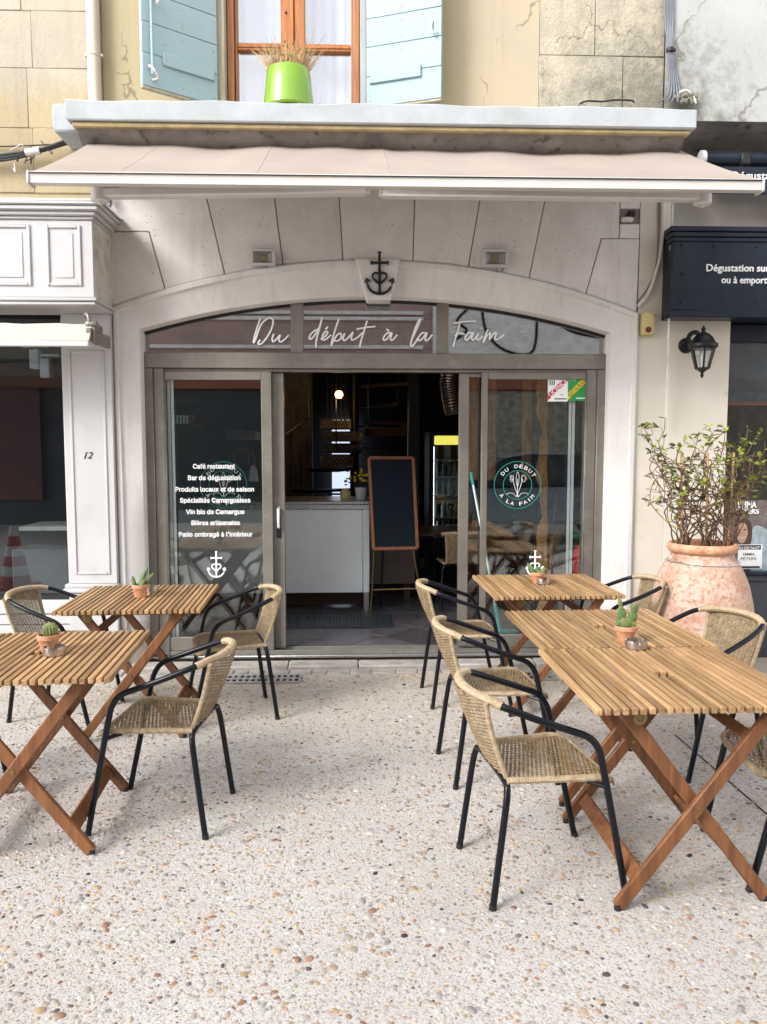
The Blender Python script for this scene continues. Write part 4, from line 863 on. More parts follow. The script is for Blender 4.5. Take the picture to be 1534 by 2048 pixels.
m = MB(); q = P(183, 655, 5.2); m.tube(smooth_path([(q.x-.06, 5.25, q.z+.08), (q.x-.03, 5.2, q.z+.085), (q.x-.01, 5.18, q.z+.06), (q.x-.005, 5.18, q.z+.01)]), .012, 6); m.box(q.x-.02, q.x+.012, 5.15, 5.55, q.z-.09, q.z-.01)
m.box(q.x+.013, q.x+.03, 5.17, 5.24, q.z-.11, q.z+.0); m.tube([(q.x-.03, 5.19, q.z+.02), (q.x+.04, 5.19, q.z+.02)], .022, 10); m.build('bracket', M['bronze'], la_, bevel=.003)

# ------------------------------------------------------------------ things on the facade
def floodlight(x0, y0, x1, y1, label):
    a, b = P(x0, y0, YW-.05), P(x1, y1, YW-.05); cx, cz = (a.x+b.x)/2, (a.z+b.z)/2; w, h = abs(b.x-a.x)/2, abs(a.z-b.z)/2
    t = thing('floodlight', label, 'floodlight', (cx, YW, cz), 0, 'floodlights over the arch')
    y = YW-.06
    f = MB()
    for (q0, q1, r0, r1) in ((-w, w, h-.018, h), (-w, w, -h, -h+.018), (-w, -w+.018, -h+.018, h-.018), (w-.018, w, -h+.018, h-.018)): f.box(cx+q0, cx+q1, y-.012, y+.03, cz+r0, cz+r1)
    f.box(cx-w+.002, cx+w-.002, y+.0305, y+.045, cz-h+.002, cz+h-.002); f.build('housing', M['white'], t, bevel=.004)
    r = MB(); o, i_ = (w-.018, h-.018), (w*.36, h*.34)
    vs = [(cx+sx*q[0], yy, cz+sz*q[1]) for q, yy in ((o, y-.002), (i_, y+.026)) for sx, sz in ((-1, -1), (1, -1), (1, 1), (-1, 1))]
    r.add(vs, [(k, (k+1) % 4, 4+(k+1) % 4, 4+k) for k in range(4)]+[(4, 5, 6, 7)]); r.build('reflector', M['reflector'], t, smooth=False)
    MB().box(cx-w*.2, cx+w*.2, y+.018, y+.024, cz-h*.22, cz+h*.22).build('led_chip', M['led'], t)
    MB().box(cx-w+.018, cx+w-.018, y-.008, y-.005, cz-h+.018, cz+h-.018).build('lens', M['ledgl'], t, smooth=False)
    MB().box(cx-.03, cx+.03, y+.046, YW+.003, cz-.025, cz+.025).build('bracket', M['gasket'], t)
    c = MB(); c.tube(smooth_path([(cx+w*.2, y+.03, cz-h), (cx+w*.3, y+.045, cz-h-.03), (cx+w*.5, YW-.01, cz-h-.035), (cx+w*.8, YW-.005, cz-h+.005)]), .004, 6); c.build('lead', M['greycable'], t)
floodlight(502, 498, 551, 532, 'small white floodlight on the arch stones left of the iron cross')
floodlight(965, 499, 1015, 535, 'small white floodlight on the stone right of the iron cross')
def camargue(mb, cx, cz, y, h, r, d):
    """anchor, heart and trident-armed cross drawn with bars"""
    s = h/100.0; X = lambda u, v: (cx+u*s, y, cz+v*s)
    def st(pts, k=1.0): mb.tube([X(*p) for p in pts], r*k, 6, flat=1)
    st([(0, -44), (0, 50)], 1.05); st([(-17, 28), (17, 28)], 1.05)
    for (u, v, du, dv) in ((0, 50, 0, 1), (-17, 28, -1, 0), (17, 28, 1, 0)):
        for e in (-1, 0, 1): st([(u, v), (u+du*5+e*4*abs(dv), v+dv*5+e*4*abs(du))], .8)
    hp = [(0, 0)]+[(18*math.sin(t)**3, 1.05*(13*math.cos(t)-5*math.cos(2*t)-2*math.cos(3*t)-math.cos(4*t))-9) for t in [math.pi*2*k/28 for k in range(29)]]
    st(hp[1:], .95)
    st([(-30*math.cos(R(a))*1.0, -50+28+30*0-26*math.sin(R(a))) for a in range(8, 173, 12)], 1.15)
    for sg_ in (-1, 1): st([(sg_*30, -26), (sg_*33, -10)], .9); st([(sg_*33, -10), (sg_*24, -18)], .8); st([(sg_*33, -10), (sg_*36, -21)], .8)
    return mb
kz = P(759, 550, YW-.06); hh = abs(P(0, 507, YW-.06).z-P(0, 592, YW-.06).z)
ca_ = MB(); camargue(ca_, kz.x, kz.z+.003, YW-.068, hh*.98, .0085, .01); one('iron_cross', ca_, M['black'], 'black wrought iron cross with heart and anchor fixed to the keystone', 'iron emblem')
# rust-stained alarm box, small recessed wiring niche, conduits
t = thing('alarm_box', 'yellowed plastic alarm box with dark red round button beside the arch', 'alarm box', (P(1298, 648, YW).x, YW, P(0, 648, YW).z))
a, b = P(1285, 625, YW-.05), P(1308, 670, YW-.05)
MB().box(a.x, b.x, YW-.06, YW+.006, b.z, a.z).build('case', M['alarm'], t, bevel=.008)
m = MB(); m.box(b.x+.001, b.x+.02, YW-.04, YW+.006, b.z+.01, a.z-.02); m.build('side_cover', M['wgrime'], t, bevel=.004)
m = MB(); m.lathe([(.021, 0), (.021, .008), (.016, .011), (0, .011)], 18, ((a.x+b.x)/2-.002, YW-.058, b.z+.035), 'y'); m.build('button', surf('dark_red_button', (.14, .012, .02), .4), t)
t = thing('wiring_niche', 'small square wiring niche with pale cover high in the corner stone', 'wiring box', (P(1254, 433, YW).x, YW, P(0, 433, YW).z))
a, b = P(1241, 419, YW), P(1272, 446, YW); MB().box(a.x, b.x, YW+.022, YW+.06, b.z, a.z).build('back', M['soffit'], t)
MB().box(a.x+.006, b.x-.02, YW-.012, YW+.021, b.z+.006, a.z-.05).build('cover', M['stone'], t, bevel=.008); MB().box(b.x-.055, b.x-.008, YW-.008, YW+.021, a.z-.046, a.z-.008).build('terminal', M['gasket'], t, bevel=.004)
def cable(name, pts, r, mat, label, cat='cable', n=7, grp=None):
    m = MB(); m.tube(smooth_path([P(*p) for p in pts], 8), r, n); return one(name, m, M[mat], label, cat, grp)
cable('conduit', [(1326, 395, YW-.012), (1325, 450, YW-.012), (1324, 480, YW-.014), (1319, 520, YW-.012), (1312, 545, YW-.012), (1298, 585, YW-.012), (1276, 613, YW-.012)], .014, 'cream', 'cream painted conduit curving down the cream pier to the arch corner', 'conduit')
cable('cable', [(1318, 398, YW-.006), (1317, 470, YW-.006), (1312, 530, YW-.006), (1296, 575, YW-.006), (1272, 606, YW-.006)], .004, 'greycable', 'thin grey cable running beside the painted conduit')
# wall lantern
lt_ = P(1404, 710, YW-.17); t = thing('wall_lantern', 'black wall lantern with clear tapered panes on the cream pier', 'lantern', (lt_.x, YW, lt_.z))
c = Vector((lt_.x+.005, YW-.17, 0)); Z = lambda y: P(1404, y, YW-.17).z
m = MB(); hexr = 6
m.lathe([(.087, Z(697)), (.098, Z(694)), (.098, Z(688)), (.078, Z(684)), (.066, Z(676)), (.040, Z(668)), (.016, Z(665)), (.011, Z(662)), (.017, Z(658)), (.009, Z(655)), (.005, Z(652)), (0, Z(650))], 24, c); m.build('roof', M['black'], t)
rt_, rb2, zt2, zb2 = .082, .046, Z(697), Z(737)
fr = MB(); gl_ = MB()
for k in range(6):
    a = 2*math.pi*k/6+.26; b = a+math.pi/3
    fr.bar(c+Vector((rt_*math.cos(a), rt_*math.sin(a), zt2)), c+Vector((rb2*math.cos(a), rb2*math.sin(a), zb2)), .012, .012)
    for rr, z_ in ((rt_, zt2-.004), (rb2, zb2)): fr.bar(c+Vector((rr*math.cos(a), rr*math.sin(a), z_)), c+Vector((rr*math.cos(b), rr*math.sin(b), z_)), .011, .011)
    q = [c+Vector((rr*.95*math.cos(g), rr*.95*math.sin(g), z_)) for rr, g, z_ in ((rt_, a, zt2), (rt_, b, zt2), (rb2, b, zb2), (rb2, a, zb2))]
    gl_.add(q, [(0, 1, 2, 3)])
fr.build('frame', M['black'], t); gl_.build('pane', M['ledgl'], t, smooth=False)
m = MB(); m.lathe([(0, Z(757)), (.008, Z(754)), (.013, Z(750)), (.007, Z(747)), (.016, Z(744)), (.03, Z(741)), (.050, Z(737.5)), (.05, Z(736))], 20, c); m.build('base', M['black'], t)
m = MB(); m.lathe([(.016, Z(736)), (.016, Z(722)), (.02, Z(718)), (.012, Z(706)), (0, Z(705))], 12, c); m.build('lamp_bulb', M['vinyl'], t)
m = MB(); m.lathe([(.055, 0), (.055, .012), (.04, .02), (0, .022)], 20, (lt_.x-.045, YW+.001, Z(685)), 'y'); m.build('wall_plate', M['black'], t)
m = MB(); m.tube(smooth_path([(lt_.x-.045, YW-.02, Z(683)), (lt_.x-.05, YW-.07, Z(667)), (lt_.x-.035, YW-.13, Z(663)), (lt_.x-.005, YW-.16, Z(672))]), [.014]*3+[.017]*12+[.012]*4, 8); m.build('arm', M['black'], t)

# ledge things: flower pot, roof tile, cable
lz = P(700, 206, YL).z
fp = thing('flower_pot', 'shiny lime green flower pot with dry grass on the ledge before the window', 'flower pot', (P(577, 203, 5.27).x, 5.30, lz+.006))
cx = P(577, 203, 5.27).x; r0 = abs(P(628, 203, 5.27).x-P(525, 203, 5.27).x)/2; zt3 = P(577, 140, 5.27).z
def sq(a): return .10*(abs(math.cos(2*a))**1.5)-.06
MB().lathe([(r0*.95, lz), (r0, lz+.012), (r0*.93, lz+.12), (r0*.86, zt3-.004), (r0*.845, zt3), (r0*.80, zt3-.002), (r0*.79, zt3-.03)], 56, (cx, 5.30, 0)).build('pot', M['lime'], fp)
MB().lathe([(r0*.74, zt3-.035), (0, zt3-.03)], 24, (cx, 5.30, 0)).build('soil', M['soil'], fp)
dg = MB(); dg2 = MB()
for k in range(300):
    a = random.uniform(0, 6.28); rr = r0*.7*math.sqrt(random.random()); ln = random.uniform(.11, .24)+(.08 if random.random() < .1 else 0); o = random.uniform(.2, .75)
    p = Vector((cx+rr*math.cos(a), 5.30+rr*math.sin(a)*.8, zt3-.03)); q = p+Vector((math.cos(a)*ln*o+random.uniform(-.02, .02), math.sin(a)*ln*o*.6, ln*(1.05-o*.5)))
    dg.tube([p, p.lerp(q, .6)+Vector((0, 0, .02)), q], [.0022, .0016, .0008], 3)
dg.build('dry_grass', M['dry'], fp, kind='stuff')
lv = MB()
for k in range(26):
    p = Vector((cx+random.uniform(-.02, .07), 5.27+random.uniform(-.04, .04), zt3+random.uniform(-.0, .15))); a = random.uniform(0, 6.28); l = .03
    d_ = Vector((math.cos(a), math.sin(a), .4))*l; n_ = Vector((-math.sin(a), math.cos(a), .2))*.010
    lv.add([p, p+d_*.5+n_, p+d_, p+d_*.5-n_], [(0, 1, 2, 3)])
lv.build('green_sprig', M['leaf'], fp, kind='stuff')
a = P(1266, 207, 5.33); b = P(1338, 210, 5.33); m = MB()
prof = [(.07*math.cos(R(q)), .045*math.sin(R(q))) for q in range(0, 181, 20)]; prof2 = [(.055*math.cos(R(q)), .032*math.sin(R(q))) for q in range(180, -1, -20)]
pp = prof+prof2; vs = [(x, 5.36+u, lz+.006+v) for x in (a.x, b.x) for u, v in pp]; k = len(pp)
m.add(vs, [(i, (i+1) % k, k+(i+1) % k, k+i) for i in range(k)]+[tuple(range(k)), tuple(range(2*k-1, k-1, -1))]); one('roof_tile', m, M['clay'], 'old red clay roof tile lying on the right end of the ledge', 'roof tile')
cable('cable', [(1160, 207, 5.3), (1175, 202, 5.3), (1205, 203, 5.3), (1230, 200, 5.35), (1262, 201, 5.38), (1268, 205, 5.4)], .006, 'cable', 'loose black cable lying along the ledge left of the clay tile')
# vertical cable bundle at the party line
t = thing('cable_bundle', 'bundle of grey cables running down the wall to the right end of the ledge', 'cable bundle', (P(1343, 100, YW).x, YW, 4.2))
for k in range(5):
    o = (k-2)*4.2; m = MB()
    m.tube(smooth_path([P(1340+o, -300, YW-.03), P(1338+o, 0, YW-.03), P(1340+o*.5, 98, YW-.045), P(1347+o*.8, 150, YW-.035), P(1350+o*1.6-2, 190, YW-.05), P(1343+o*3, 204, YW-.12)]), .0068, 6); m.build('cable_strand', M['greycable'], t)
p = P(1340, 100, YW-.045); m = MB(); m.tube([p+Vector((0, 0, -.012)), p+Vector((0, 0, .012))], .026, 10); m.ball(p+Vector((.03, 0, .0)), .012, 8, 5); m.build('cable_tie', M['cable'], t)
m = MB(); m.tube(smooth_path([P(1355, 195, YW-.04), P(1362, 184, YW-.05), P(1375, 182, YW-.05), (P(1387, 195, YW-.05)), P(1391, 208, YW-.06)]), .010, 7); m.build('white_loop', M['whitecable'], t)
m = MB()
for k in range(40): m.ball(P(1372+random.uniform(-22, 22), 205-abs(random.gauss(0, 9)), YW-.04+random.uniform(-.03, .0)), random.uniform(.008, .019), 7, 5)
m.build('foam_lump', M['oldstone'], t)
# downpipe, meter box and cables on the left
pp = P(187, 100, YW-.06); t = thing('downpipe', 'beige plastic downpipe on the ochre wall left of the blue shutter', 'downpipe', (pp.x, YW, lz))
m = MB(); m.tube([(pp.x, YW-.055, lz-.01), (pp.x, YW-.055, 8)], .043, 18); m.build('pipe', M['beige'], t)
cz = P(187, 111, YW-.055).z; m = MB(); m.tube([(pp.x, YW-.055, cz-.009), (pp.x, YW-.055, cz+.009)], .048, 18); m.box(pp.x-.062, pp.x-.045, YW-.065, YW, cz-.008, cz+.008); m.box(pp.x+.045, pp.x+.062, YW-.065, YW-.04, cz-.008, cz+.008); m.build('collar', M['beige'], t, bevel=.002)
a, b = P(103, 206, 5.30), P(175, 263, 5.30); m = MB(); m.box(a.x, b.x, 5.30, YW+.01, b.z, a.z); t = one('meter_box', m, M['ledge'], 'pale grey meter box tucked behind the left end of the ledge', 'meter box', bevel=.012)
t = thing('cable_bundle', 'thick black street cables tied together above the white shop cornice', 'cable bundle', (P(60, 300, YW).x, YW, 3.6))
for k in range(3):
    m = MB(); m.tube(smooth_path([P(-300, 345+6*k, YW-.06), P(-60, 318+5*k, YW-.06), P(25, 308+5*k, YW-.07), P(80, 300+2*k, YW-.07), P(130, 283+3*k, YW-.06), P(178, 268+3*k, YW-.04)]), .014-.003*k, 7); m.build('cable_strand', M['cable'], t)
m = MB(); a = P(52, 306, YW-.07); b = P(80, 301, YW-.07); m.tube([a, b], .026, 10); m.build('tape_wrap', M['wgrime'], t)
for k in range(9):
    m = MB(); x = random.uniform(20, 175); y = 330-.38*x+random.uniform(-8, 8)
    m.tube(smooth_path([P(x, y, YW-.06), P(x+random.uniform(-12, 12), y+random.uniform(-26, 20), YW-.08), P(x+random.uniform(-22, 22), y+random.uniform(-16, 26), YW-.06)]), .0035, 5); m.build('loose_wire', M['whitecable'] if k % 2 else M['cable'], t)
cable('cable', [(-300, 300, YW-.02), (0, 293, YW-.02), (60, 291, YW-.02), (103, 289, YW-.02)], .0045, 'cable', 'single thin black cable stretched along the ochre wall below the meter box')
t = thing('cable_bundle', 'short tangle of grey wires between the white cornice and the arch stones', 'cable bundle', (P(212, 410, YW).x, YW-.06, 3.0))
for k in range(6):
    m = MB(); m.tube(smooth_path([P(190+4*k, 372, YW-.06), P(200+4*k, 392, YW-.07), P(208+3*k+random.uniform(-4, 4), 408, YW-.06), P(215+random.uniform(-3, 4), 425, YW-.05)]), .005, 5); m.build('cable_strand', M['greycable'] if k % 2 else M['cable'], t)

# lettering and emblems on the glass
yg = YF+.008+.018
lines = [('Café restaurant', 386, 470, 937), ('Bar de dégustation', 376, 481, 960), ('Produits locaux et de saison', 351, 508, 983), ('Spécialités Camarguaises', 360, 501, 1005), ('Vin bio de Camargue', 372, 489, 1028), ('Bières artisanales', 383, 480, 1050), ("Patio ombragé à l'intérieur", 358, 505, 1073)]
for s_, x0, x1, yb in lines: text(s_, M['vinyl'], FXL, 'glass_lettering', P(x0, yb, yg).x, P(x1, yb, yg).x, P(400, yb, yg).z, .044, yg, .0006, .02, sans=True)
def logo(cx, cy, y, par, r_out=46.5, r_in=28.5):
    c = P(cx, cy, y); sc = (P(cx+100, cy, y).x-c.x)/100
    for rr in (r_out, r_in):
        m = MB(); n = 56; w = .0022
        vs = [(c.x+(rr*sc+s2)*math.cos(2*math.pi*k/n), y-.001*q, c.z+(rr*sc+s2)*math.sin(2*math.pi*k/n)) for q in (0, 1) for s2 in (-w, w) for k in range(n)]
        m.add(vs, [(2*n+k, 2*n+(k+1) % n, 3*n+(k+1) % n, 3*n+k) for k in range(n)]+[(k, n+k, n+(k+1) % n, (k+1) % n) for k in range(n)]); m.build('logo_ring', M['green'], par)
    rm_ = (r_out+r_in)/2*sc
    for s_, a0, a1, sg_ in (('DU DÉBUT', 142, 32, 1), ('À LA FAIM', 214, 322, -1)):
        for k, ch in enumerate(s_):
            if ch == ' ': continue
            a = R(a0+(a1-a0)*k/(len(s_)-1)); px_, pz_ = c.x+rm_*math.cos(a), c.z+rm_*math.sin(a); rot = a-math.pi/2 if sg_ > 0 else a+math.pi/2
            wd = .010 if ch == 'I' else .030
            wd = .006 if ch == 'I' else .026
            text(ch, M['vinyl'], par, 'logo_letter', px_-wd/2, px_+wd/2, pz_-.014, .027, y, .0006, .0, 0, 'C', (px_, pz_, rot))
    m = MB(); q = lambda u, v: (c.x+u*sc, y-.002, c.z+v*sc)
    for (u0, u1) in ((-9, -2), (9, 2), (0, 0)): m.tube([q(u0*1.1, 12), q((u0+u1)/2, -4), q(u1*-1.2, -24)], .0016, 4)
    m.tube([q(12*1+4.5*math.cos(t), 13+6.5*math.sin(t)) for t in [.45*k for k in range(15)]], .0016, 4)
    m.tube([q(3*math.cos(t), 12+14*math.sin(t)) for t in [.45*k for k in range(15)]], .0014, 4)
    for u in (-15, -12, -9): m.tube([q(u, 20), q(u+1, 10)], .0016, 4)
    m.tube([q(-15, 11), q(-12, 6), q(-8, 11)], .0018, 4)
    for sg_ in (-1, 1): m.tube(smooth_path([q(sg_*2, -24), q(sg_*8, -17), q(sg_*17, -16), q(sg_*22, -19)]), .0014, 4)
    m.build('logo_cutlery', M['vinyl'], par)
logo(1035, 970, yg, FXR); logo(447, 970, YF+.076, SL)
for cx, cy, par in ((433, 1130, FXL), (1070, 1128, FXR)):
    p = P(cx, cy, yg); m = MB(); camargue(m, p.x, p.z, yg-.003, .185, .0062, .01); m.build('cross_emblem', M['vinyl'], par)
# licence plates stuck inside the right-hand pane
def plate(x0, y0, x1, y1, bgm, bandm, label):
    a, b = P(x0, y0, yg), P(x1, y1, yg); y = yg-.001
    t = thing('licence_sticker', label, 'sticker', ((a.x+b.x)/2, y, b.z)); MB().box(a.x, b.x, y-.0015, y, b.z, a.z).build('plate', M[bgm], t)
    h = a.z-b.z; q = .20*h; MB().prism([(a.x+.001, b.z+.03*h), (a.x+.001, b.z+.03*h+q*1.25), (b.x-.001, a.z-.03*h), (b.x-.001, a.z-.03*h-q*1.25)], y-.0022, y-.0016).build('band', M[bandm], t)
    return t, a, b, y-.0022
t, a, b, y = plate(1096, 747, 1135, 803, 'vinyl', 'red', 'white licence sticker with red diagonal band on the upper pane'); cx, cz = (a.x+b.x)/2, (a.z+b.z)/2; ang = math.atan2((a.z-b.z)*.72, b.x-a.x)
text('LICENCE', M['vinyl'], t, 'lettering', cx-.082, cx+.082, cz-.018, .036, y, .0004, .012, 0, 'C', (cx, cz, ang))
text('III', M['ink'], t, 'lettering', a.x+.012, a.x+.050, a.z-.085, .036, y+.0007, .0004, .01)
text('LOI', M['ink'], t, 'lettering', cx+.018, cx+.042, b.z+.045, .010, y+.0007, .0004)
m = MB(); m.box(a.x+.05, b.x-.008, y, y+.0006, b.z+.014, b.z+.024); m.build('print_line', M['greycable'], t)
t, a, b, y = plate(1136, 747, 1174, 802, 'signgreen', 'yellowprint', 'green restaurant sticker with yellow diagonal band on the upper pane'); cx, cz = (a.x+b.x)/2, (a.z+b.z)/2; ang = math.atan2((a.z-b.z)*.72, b.x-a.x)
text('RESTAURANT', M['ink'], t, 'lettering', cx-.088, cx+.088, cz-.015, .030, y, .0004, .006, 0, 'C', (cx, cz, ang))
text('PR', M['vinyl'], t, 'lettering', a.x+.012, a.x+.058, a.z-.052, .032, y+.0007, .0004, .02)
m = MB(); m.box(cx-.01, b.x-.01, y, y+.0006, b.z+.016, b.z+.024); m.build('print_line', M['vinyl'], t)
# neon-like script over the door
sgn_ = thing('script_sign', 'white handwritten script sign across the fanlight reading Du début à la Faim', 'sign', (P(755, 680, YF).x, YF+.02, P(0, 680, YF).z))
def sA(u, v): return P(280+u/4.261, 580+v/4.261, YF+.022)
def sB(u, v): return P(600+u/2.397, 580+v/2.397, YF+.022)
strokes = [('D', sA, [[(1026, 240), (1000, 320), (976, 400), (968, 450), (985, 425), (1010, 350), (1040, 285), (1085, 245), (1120, 242), (1135, 270), (1122, 330), (1085, 400), (1045, 450), (1018, 465), (1008, 452), (1025, 425)]]),
 ('u', sA, [[(1140, 375), (1128, 415), (1135, 440), (1160, 425), (1195, 385), (1185, 425), (1198, 443), (1230, 425), (1268, 385)]]),
 ('d', sB, [[(84, 188), (58, 205), (44, 228), (52, 236), (72, 215), (92, 180), (108, 130), (92, 190), (78, 245), (78, 276)]]),
 ('é', sB, [[(100, 238), (125, 218), (133, 203), (122, 200), (108, 218), (108, 236), (122, 238), (150, 215)], [(122, 190), (134, 176)]]),
 ('b', sB, [[(186, 138), (172, 180), (156, 235), (150, 268), (160, 245), (182, 212), (198, 212), (194, 235), (174, 246), (166, 240)]]),
 ('u', sB, [[(215, 208), (206, 232), (214, 242), (232, 228), (254, 203), (246, 230), (254, 240), (278, 226), (300, 205)]]),
 ('t', sB, [[(322, 148), (306, 200), (290, 255), (288, 276)], [(272, 188), (315, 180), (362, 175)]]),
 ('à', sB, [[(438, 207), (420, 206), (402, 225), (402, 240), (416, 236), (440, 205), (434, 236), (444, 240), (466, 215)], [(414, 186), (428, 198)]]),
 ('l', sB, [[(532, 246), (556, 195), (576, 150), (572, 142), (552, 185), (534, 245), (532, 270), (545, 262), (566, 230)]]),
 ('a', sB, [[(604, 207), (586, 206), (568, 228), (570, 242), (584, 236), (608, 205), (600, 234), (610, 242), (634, 215)]]),
 ('F', sB, [[(766, 160), (752, 210), (738, 255), (734, 274)], [(736, 160), (790, 152), (842, 150)], [(740, 222), (760, 208), (790, 212)]]),
 ('a', sB, [[(826, 206), (808, 206), (792, 226), (794, 240), (808, 234), (830, 204), (822, 232), (832, 240), (848, 222)]]),
 ('i', sB, [[(856, 205), (846, 230), (854, 240), (876, 222)], [(868, 186), (870, 183)]]),
 ('m', sB, [[(900, 192), (886, 225), (878, 252), (892, 225), (912, 206), (908, 238), (926, 212), (940, 205), (934, 232), (944, 238), (978, 215)]])]
for nm, fn, sts in strokes:
    m = MB()
    for st in sts: m.tube(smooth_path([fn(*p) for p in st], 6), .0066, 6)
    m.build('letter', M['vinyl'], sgn_)
# ------------------------------------------------------------------ slatted folding tables
TZ, TS = .73, .385
NS = 26; pitch = 2*TS/NS; sw2 = pitch-.0100
slat_long = MB().box(-sw2/2, sw2/2, -TS, TS, -.022, 0).mesh('slat', M['slat'], .0014)
slat_half = MB().box(-sw2/2, sw2/2, -TS, -.026, -.022, 0).mesh('slat', M['slat'], .0014)
def make_table():
    t = thing('folding_table', '-', 'table')
    for k in range(NS):
        x = -TS+pitch*(k+.5)
        for me, fl_ in ([(slat_half, 0), (slat_half, 1)] if k in (NS//2-1, NS//2) else [(slat_long, 0)]):
            o = bpy.data.objects.new('slat', me); link(o, t); o.location = (x, random.uniform(-.002, .002), TZ+random.uniform(-.001, .001)); o.rotation_euler = (0, 0, math.pi*fl_+random.uniform(-.002, .002))
    for y in (-.27, .27): MB().box(-TS+.02, TS-.02, y-.018, y+.018, TZ-.046, TZ-.0235).build('cross_rail', M['leg'], t, bevel=.003)
    MB().box(-.075, .075, -.05, .05, TZ-.032, TZ-.0235).build('hole_shade_plate', M['gasket'], t, bevel=.003)  # plate under the notch, coloured black for the hole's shade
    for sg_, ye, xo in ((1, .315, 0), (-1, .285, 0)):      # two crossing leg frames
        top_x, bot_x = sg_*.262, -sg_*.268
        for sy in (-1, 1):
            y = sy*ye; a = Vector((bot_x, y, .012)); b = Vector((top_x, y, TZ-.030))
            l = MB(); l.bar(a, b, .022, .046, (1, 0, 0)); lo = l.build('leg', M['leg'], t, bevel=.004)
            g = MB(); g.tube([(bot_x, y, 0), (bot_x, y, .022)], .013, 10); g.build('glide', M['gasket'], lo)
            v = a.lerp(b, .505); bt = MB(); bt.lathe([(.009, 0), (.008, .003), (.004, .0035), (0, .003)], 10, (v.x, y-.0112*1, v.z), 'y'); bt.build('bolt', M['brass'], lo)
        dirv = (Vector((top_x, 0, TZ-.03))-Vector((bot_x, 0, .012))).normalized()
        for f in (.13, .80):
            c = Vector((bot_x, 0, .012))+dirv*(f*.92); m = MB(); off = Vector((0, 0, 0))
            m.bar(c+Vector((0, -ye+.0115, 0)), c+Vector((0, ye-.0115, 0)), .058 if f < .5 else .040, .018, Vector((dirv.z, 0, -dirv.x))); m.build('stretcher', M['leg'], t, bevel=.003)
    for sy in (-1, 1): MB().lathe([(.024, 0), (.024, .006), (.017, .008), (.012, .008), (.010, .005), (0, .005)], 18, (-.215, sy*.315-.013, TZ-.050), 'y').build('pivot', M['brass'], t)
    return t
tables = [(1.155, 2.862, R(1), 'slatted wooden folding table nearest the viewer on the right, bearing an open parasol hole'),
          (1.165, 3.650, R(1.6), 'slatted wooden folding table holding the prickly pear pot, joined end to end with another'),
          (1.165, 4.805, R(1.5), 'slatted wooden folding table against the right-hand door pane beside the big urn'),
          (-1.222, 4.485, R(2.5), 'slatted wooden folding table before the white pilaster, holding the finger cactus'),
          (-1.318, 3.245, R(3.5), 'slatted wooden folding table at the left edge holding the round barrel cactus')]
tp = make_table()
for i, (x, y, a, lab) in enumerate(tables):
    o = tp if i == 0 else copy_tree(tp)
    o.location = (x, y, 0); o.rotation_euler.z = a; o['label'] = lab; o['group'] = 'wooden folding tables on the terrace'

# ------------------------------------------------------------------ black tube chairs with woven rattan
def weave(fn, nu, nv, ru, rv, amp, flat=.55):
    """weft strands across v at nu steps, warp strands along u at nv steps, passing over and under"""
    m = MB(); e = 1e-3
    def nrm(u, v): a = fn(u+e, v)-fn(u-e, v); b = fn(u, v+e)-fn(u, v-e); return a.cross(b).normalized()
    for i in range(nu):
        u = (i+.5)/nu; pts = []
        for k in range(2*nv+1):
            v = -1+2*k/(2*nv); ph = math.sin(math.pi*(k/2+.5)*1.0+math.pi*i)*amp; pts.append(fn(u, v)+nrm(u, v)*ph)
        m.tube(pts, ru, 4, False, flat)
    for j_ in range(nv):
        v = -1+2*(j_+.5)/nv; pts = [fn(k/16, v)+nrm(k/16, v)*0 for k in range(17)]
        m.tube(pts, rv, 4, False, .6)
    return m
def ridged(pts, r, amp, step):
    """a rail wrapped round and round with cane"""
    P_ = smooth_path(pts, 8); L = [0]
    for a, b in zip(P_, P_[1:]): L.append(L[-1]+(b-a).length)
    n = int(L[-1]/step*2); out = []; rs = []; k = 0
    for i in range(n+1):
        s_ = L[-1]*i/n
        while k < len(L)-2 and L[k+1] < s_: k += 1
        t = (s_-L[k])/max(1e-9, L[k+1]-L[k]); out.append(P_[k].lerp(P_[k+1], t)); rs.append(r+(amp if i % 2 else 0))
    m = MB(); m.tube(out, rs, 8); return m
def seat_fn(u, v):
    x = -.185+.385*u; w = .178+.034*u; z = .437-.010*(1-v*v)*math.sin(math.pi*min(1, u*1.05)) - .030*max(0, (u-.86)/.14)**2
    return Vector((x, w*v, z))
def back_fn(u, v):
    return Vector((-.180-.085*u-.008*math.sin(math.pi*u)-(.016+.030*u)*(1-v*v), (.158+.024*u)*v, .440+.275*u))
